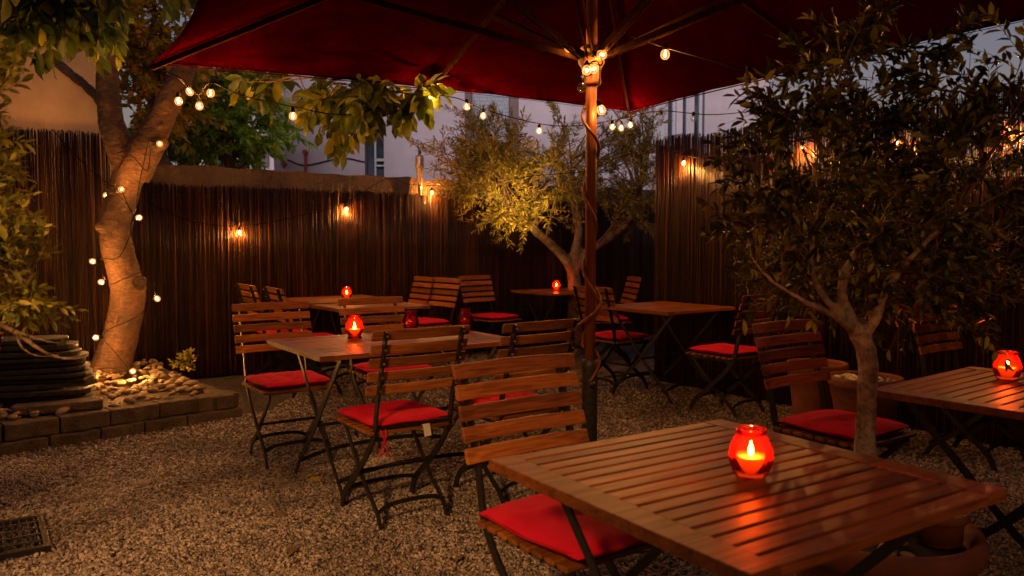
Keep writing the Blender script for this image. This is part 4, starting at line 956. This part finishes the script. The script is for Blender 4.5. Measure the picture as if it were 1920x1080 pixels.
# ------------------------------------------------------------------ shrub close to the camera at the left edge
def S_(px, py, dy=0): return at(px, py, 2.1+dy)
sb = Vector((-1.95, 2.25, 0)); sh = empty('olive_shrub', sb); tag(sh, 'blurred yellow green shrub with small leaves at the left edge', 'shrub')
trunk(sh, [([sb, sb+Vector((-.05, -.03, .5)), S_(-140, 560), S_(-90, 400), S_(-60, 200)], [.03, .027, .022, .016, .01]), ([S_(-140, 600), S_(-40, 600), S_(20, 618, .05), S_(75, 655, .05), S_(110, 670, .1), S_(165, 672, .1)], [.016, .012, .009, .007, .006, .003]),
           ([S_(20, 618, .05), S_(90, 640, 0), S_(135, 640, 0), S_(165, 610, 0)], [.006, .005, .004, .002]), ([S_(30, 630), S_(45, 655), S_(75, 668), S_(115, 665)], [.005, .005, .004, .003])], M_OBARK, .006, .004)
crown(sh, [[S_(-90, 560), S_(-60, 400), S_(-40, 250)], [S_(-40, 600), S_(20, 560), S_(60, 520)]],
      [(S_(0, 510), (.09, .12, .10), 4), (S_(-5, 400, .1), (.07, .12, .10), 2.4), (S_(-35, 300, .1), (.07, .1, .10), 2), (S_(-20, 190, 0), (.05, .08, .06), 1), (S_(-60, 450), (.10, .15, .22), 2), (S_(50, 580), (.05, .05, .03), .7), (S_(5, 130, -.1), (.04, .05, .03), .5)],
      60, 4, .085, .032, .013, M_SLEAF, M_TWIG, -.1, .014, .005, .3)
# small plant in the bed
q = on(335, 715, .16); pl = empty('bedding_plant', q); tag(pl, 'small leafy plant at the inner corner of the stone border', 'plant')
crown(pl, [[q, q+Vector((0, 0, .08)), q+Vector((.06, 0, .14))], [q, q+Vector((-.04, 0, .12))]], [(q+Vector((.05, 0, .12)), (.12, .08, .06), 1)], 9, 3, .06, .035, .02, M_SLEAF, M_TWIG, 0, .02, .003, .3)

# ------------------------------------------------------------------ house lamp, olive spotlight and added fill lights
def lamp(name, loc, e, col, r=.06, spot=None, target=None, blend=.6):
    d = bpy.data.lights.new(name, 'SPOT' if spot else 'POINT'); d.energy = e; d.color = col; d.shadow_soft_size = r
    o = bpy.data.objects.new(name, d); COL.objects.link(o); o.location = loc
    if spot: d.spot_size = R(spot); d.spot_blend = blend; o.rotation_euler = (Vector(target)-Vector(loc)).to_track_quat('-Z', 'Y').to_euler()
    return o
WARM = (1, .50, .20)
lamp('house_door_lamp', (-1.5, -1.1, 2.7), 900, (1, .48, .16), .22, 50, (-1.0, 2.35, 0), 1)
lamp('front_fill_light', (1.3, -.9, 2.0), 56, (1, .47, .15), .10)  # unseen lamp added behind the camera, brightens front table and near olive
sl = lamp('olive_spotlight', at(968, 470, 6.9), 330, (1, .60, .16), .04, 52, O2(965, 340, -.3), 1)
tl_ = lamp('trunk_fill_light', at(285, 712, TY-.75)+Vector((0, 0, .05)), 2.6, (1, .44, .13), .03, 100, at(225, 480, TY), .8)  # added without a fixture, strengthens the bulbs' glow on the walnut trunk
wl = lamp('wall_fill_light', (-3.3, 5.6, 1.2), 16, (1, .46, .10), .05, 120, at(70, 150, 6.6), .9)  # added stand-in without a fixture, throws orange onto the ochre wall
# ------------------------------------------------------------------ sky and render settings
w = bpy.data.worlds.new("World"); sc.world = w; w.use_nodes = True; nt = w.node_tree; n = N(nt); bg = nt.nodes['Background']
sky = n('TexSky', sky_type='NISHITA'); sky.sun_disc = False; sky.sun_elevation = R(2); sky.sun_rotation = R(185)
c = n.mix(1, sky.outputs[0], (1.05, .86, 1.25), 'MULTIPLY'); n.l(c, bg.inputs[0]); bg.inputs[1].default_value = .12
sd = bpy.data.lights.new('dusk_glow', 'SUN'); sd.energy = 1.7; sd.angle = R(25); sd.color = (1, .86, .93); so_ = bpy.data.objects.new('dusk_glow', sd); COL.objects.link(so_)  # added weak light standing in for dusk glow on the pale house
so_.rotation_euler = (R(72), 0, R(-5))
sc.view_settings.view_transform = 'Standard'; sc.view_settings.look = 'None'; sc.view_settings.exposure = 0; sc.view_settings.gamma = 1
cy = sc.cycles; cy.use_denoising = True
try: cy.denoiser = 'OPENIMAGEDENOISE'; cy.denoising_input_passes = 'RGB_ALBEDO_NORMAL'; cy.denoising_prefilter = 'ACCURATE'
except Exception: pass
cy.max_bounces = 5; cy.diffuse_bounces = 2; cy.glossy_bounces = 2; cy.transmission_bounces = 3; cy.transparent_max_bounces = 12; cy.volume_bounces = 0
cy.sample_clamp_indirect = 3; cy.sample_clamp_direct = 0; cy.caustics_reflective = False; cy.caustics_refractive = False; cy.use_light_tree = True; cy.blur_glossy = 1
cy.use_adaptive_sampling = True; cy.adaptive_threshold = .02
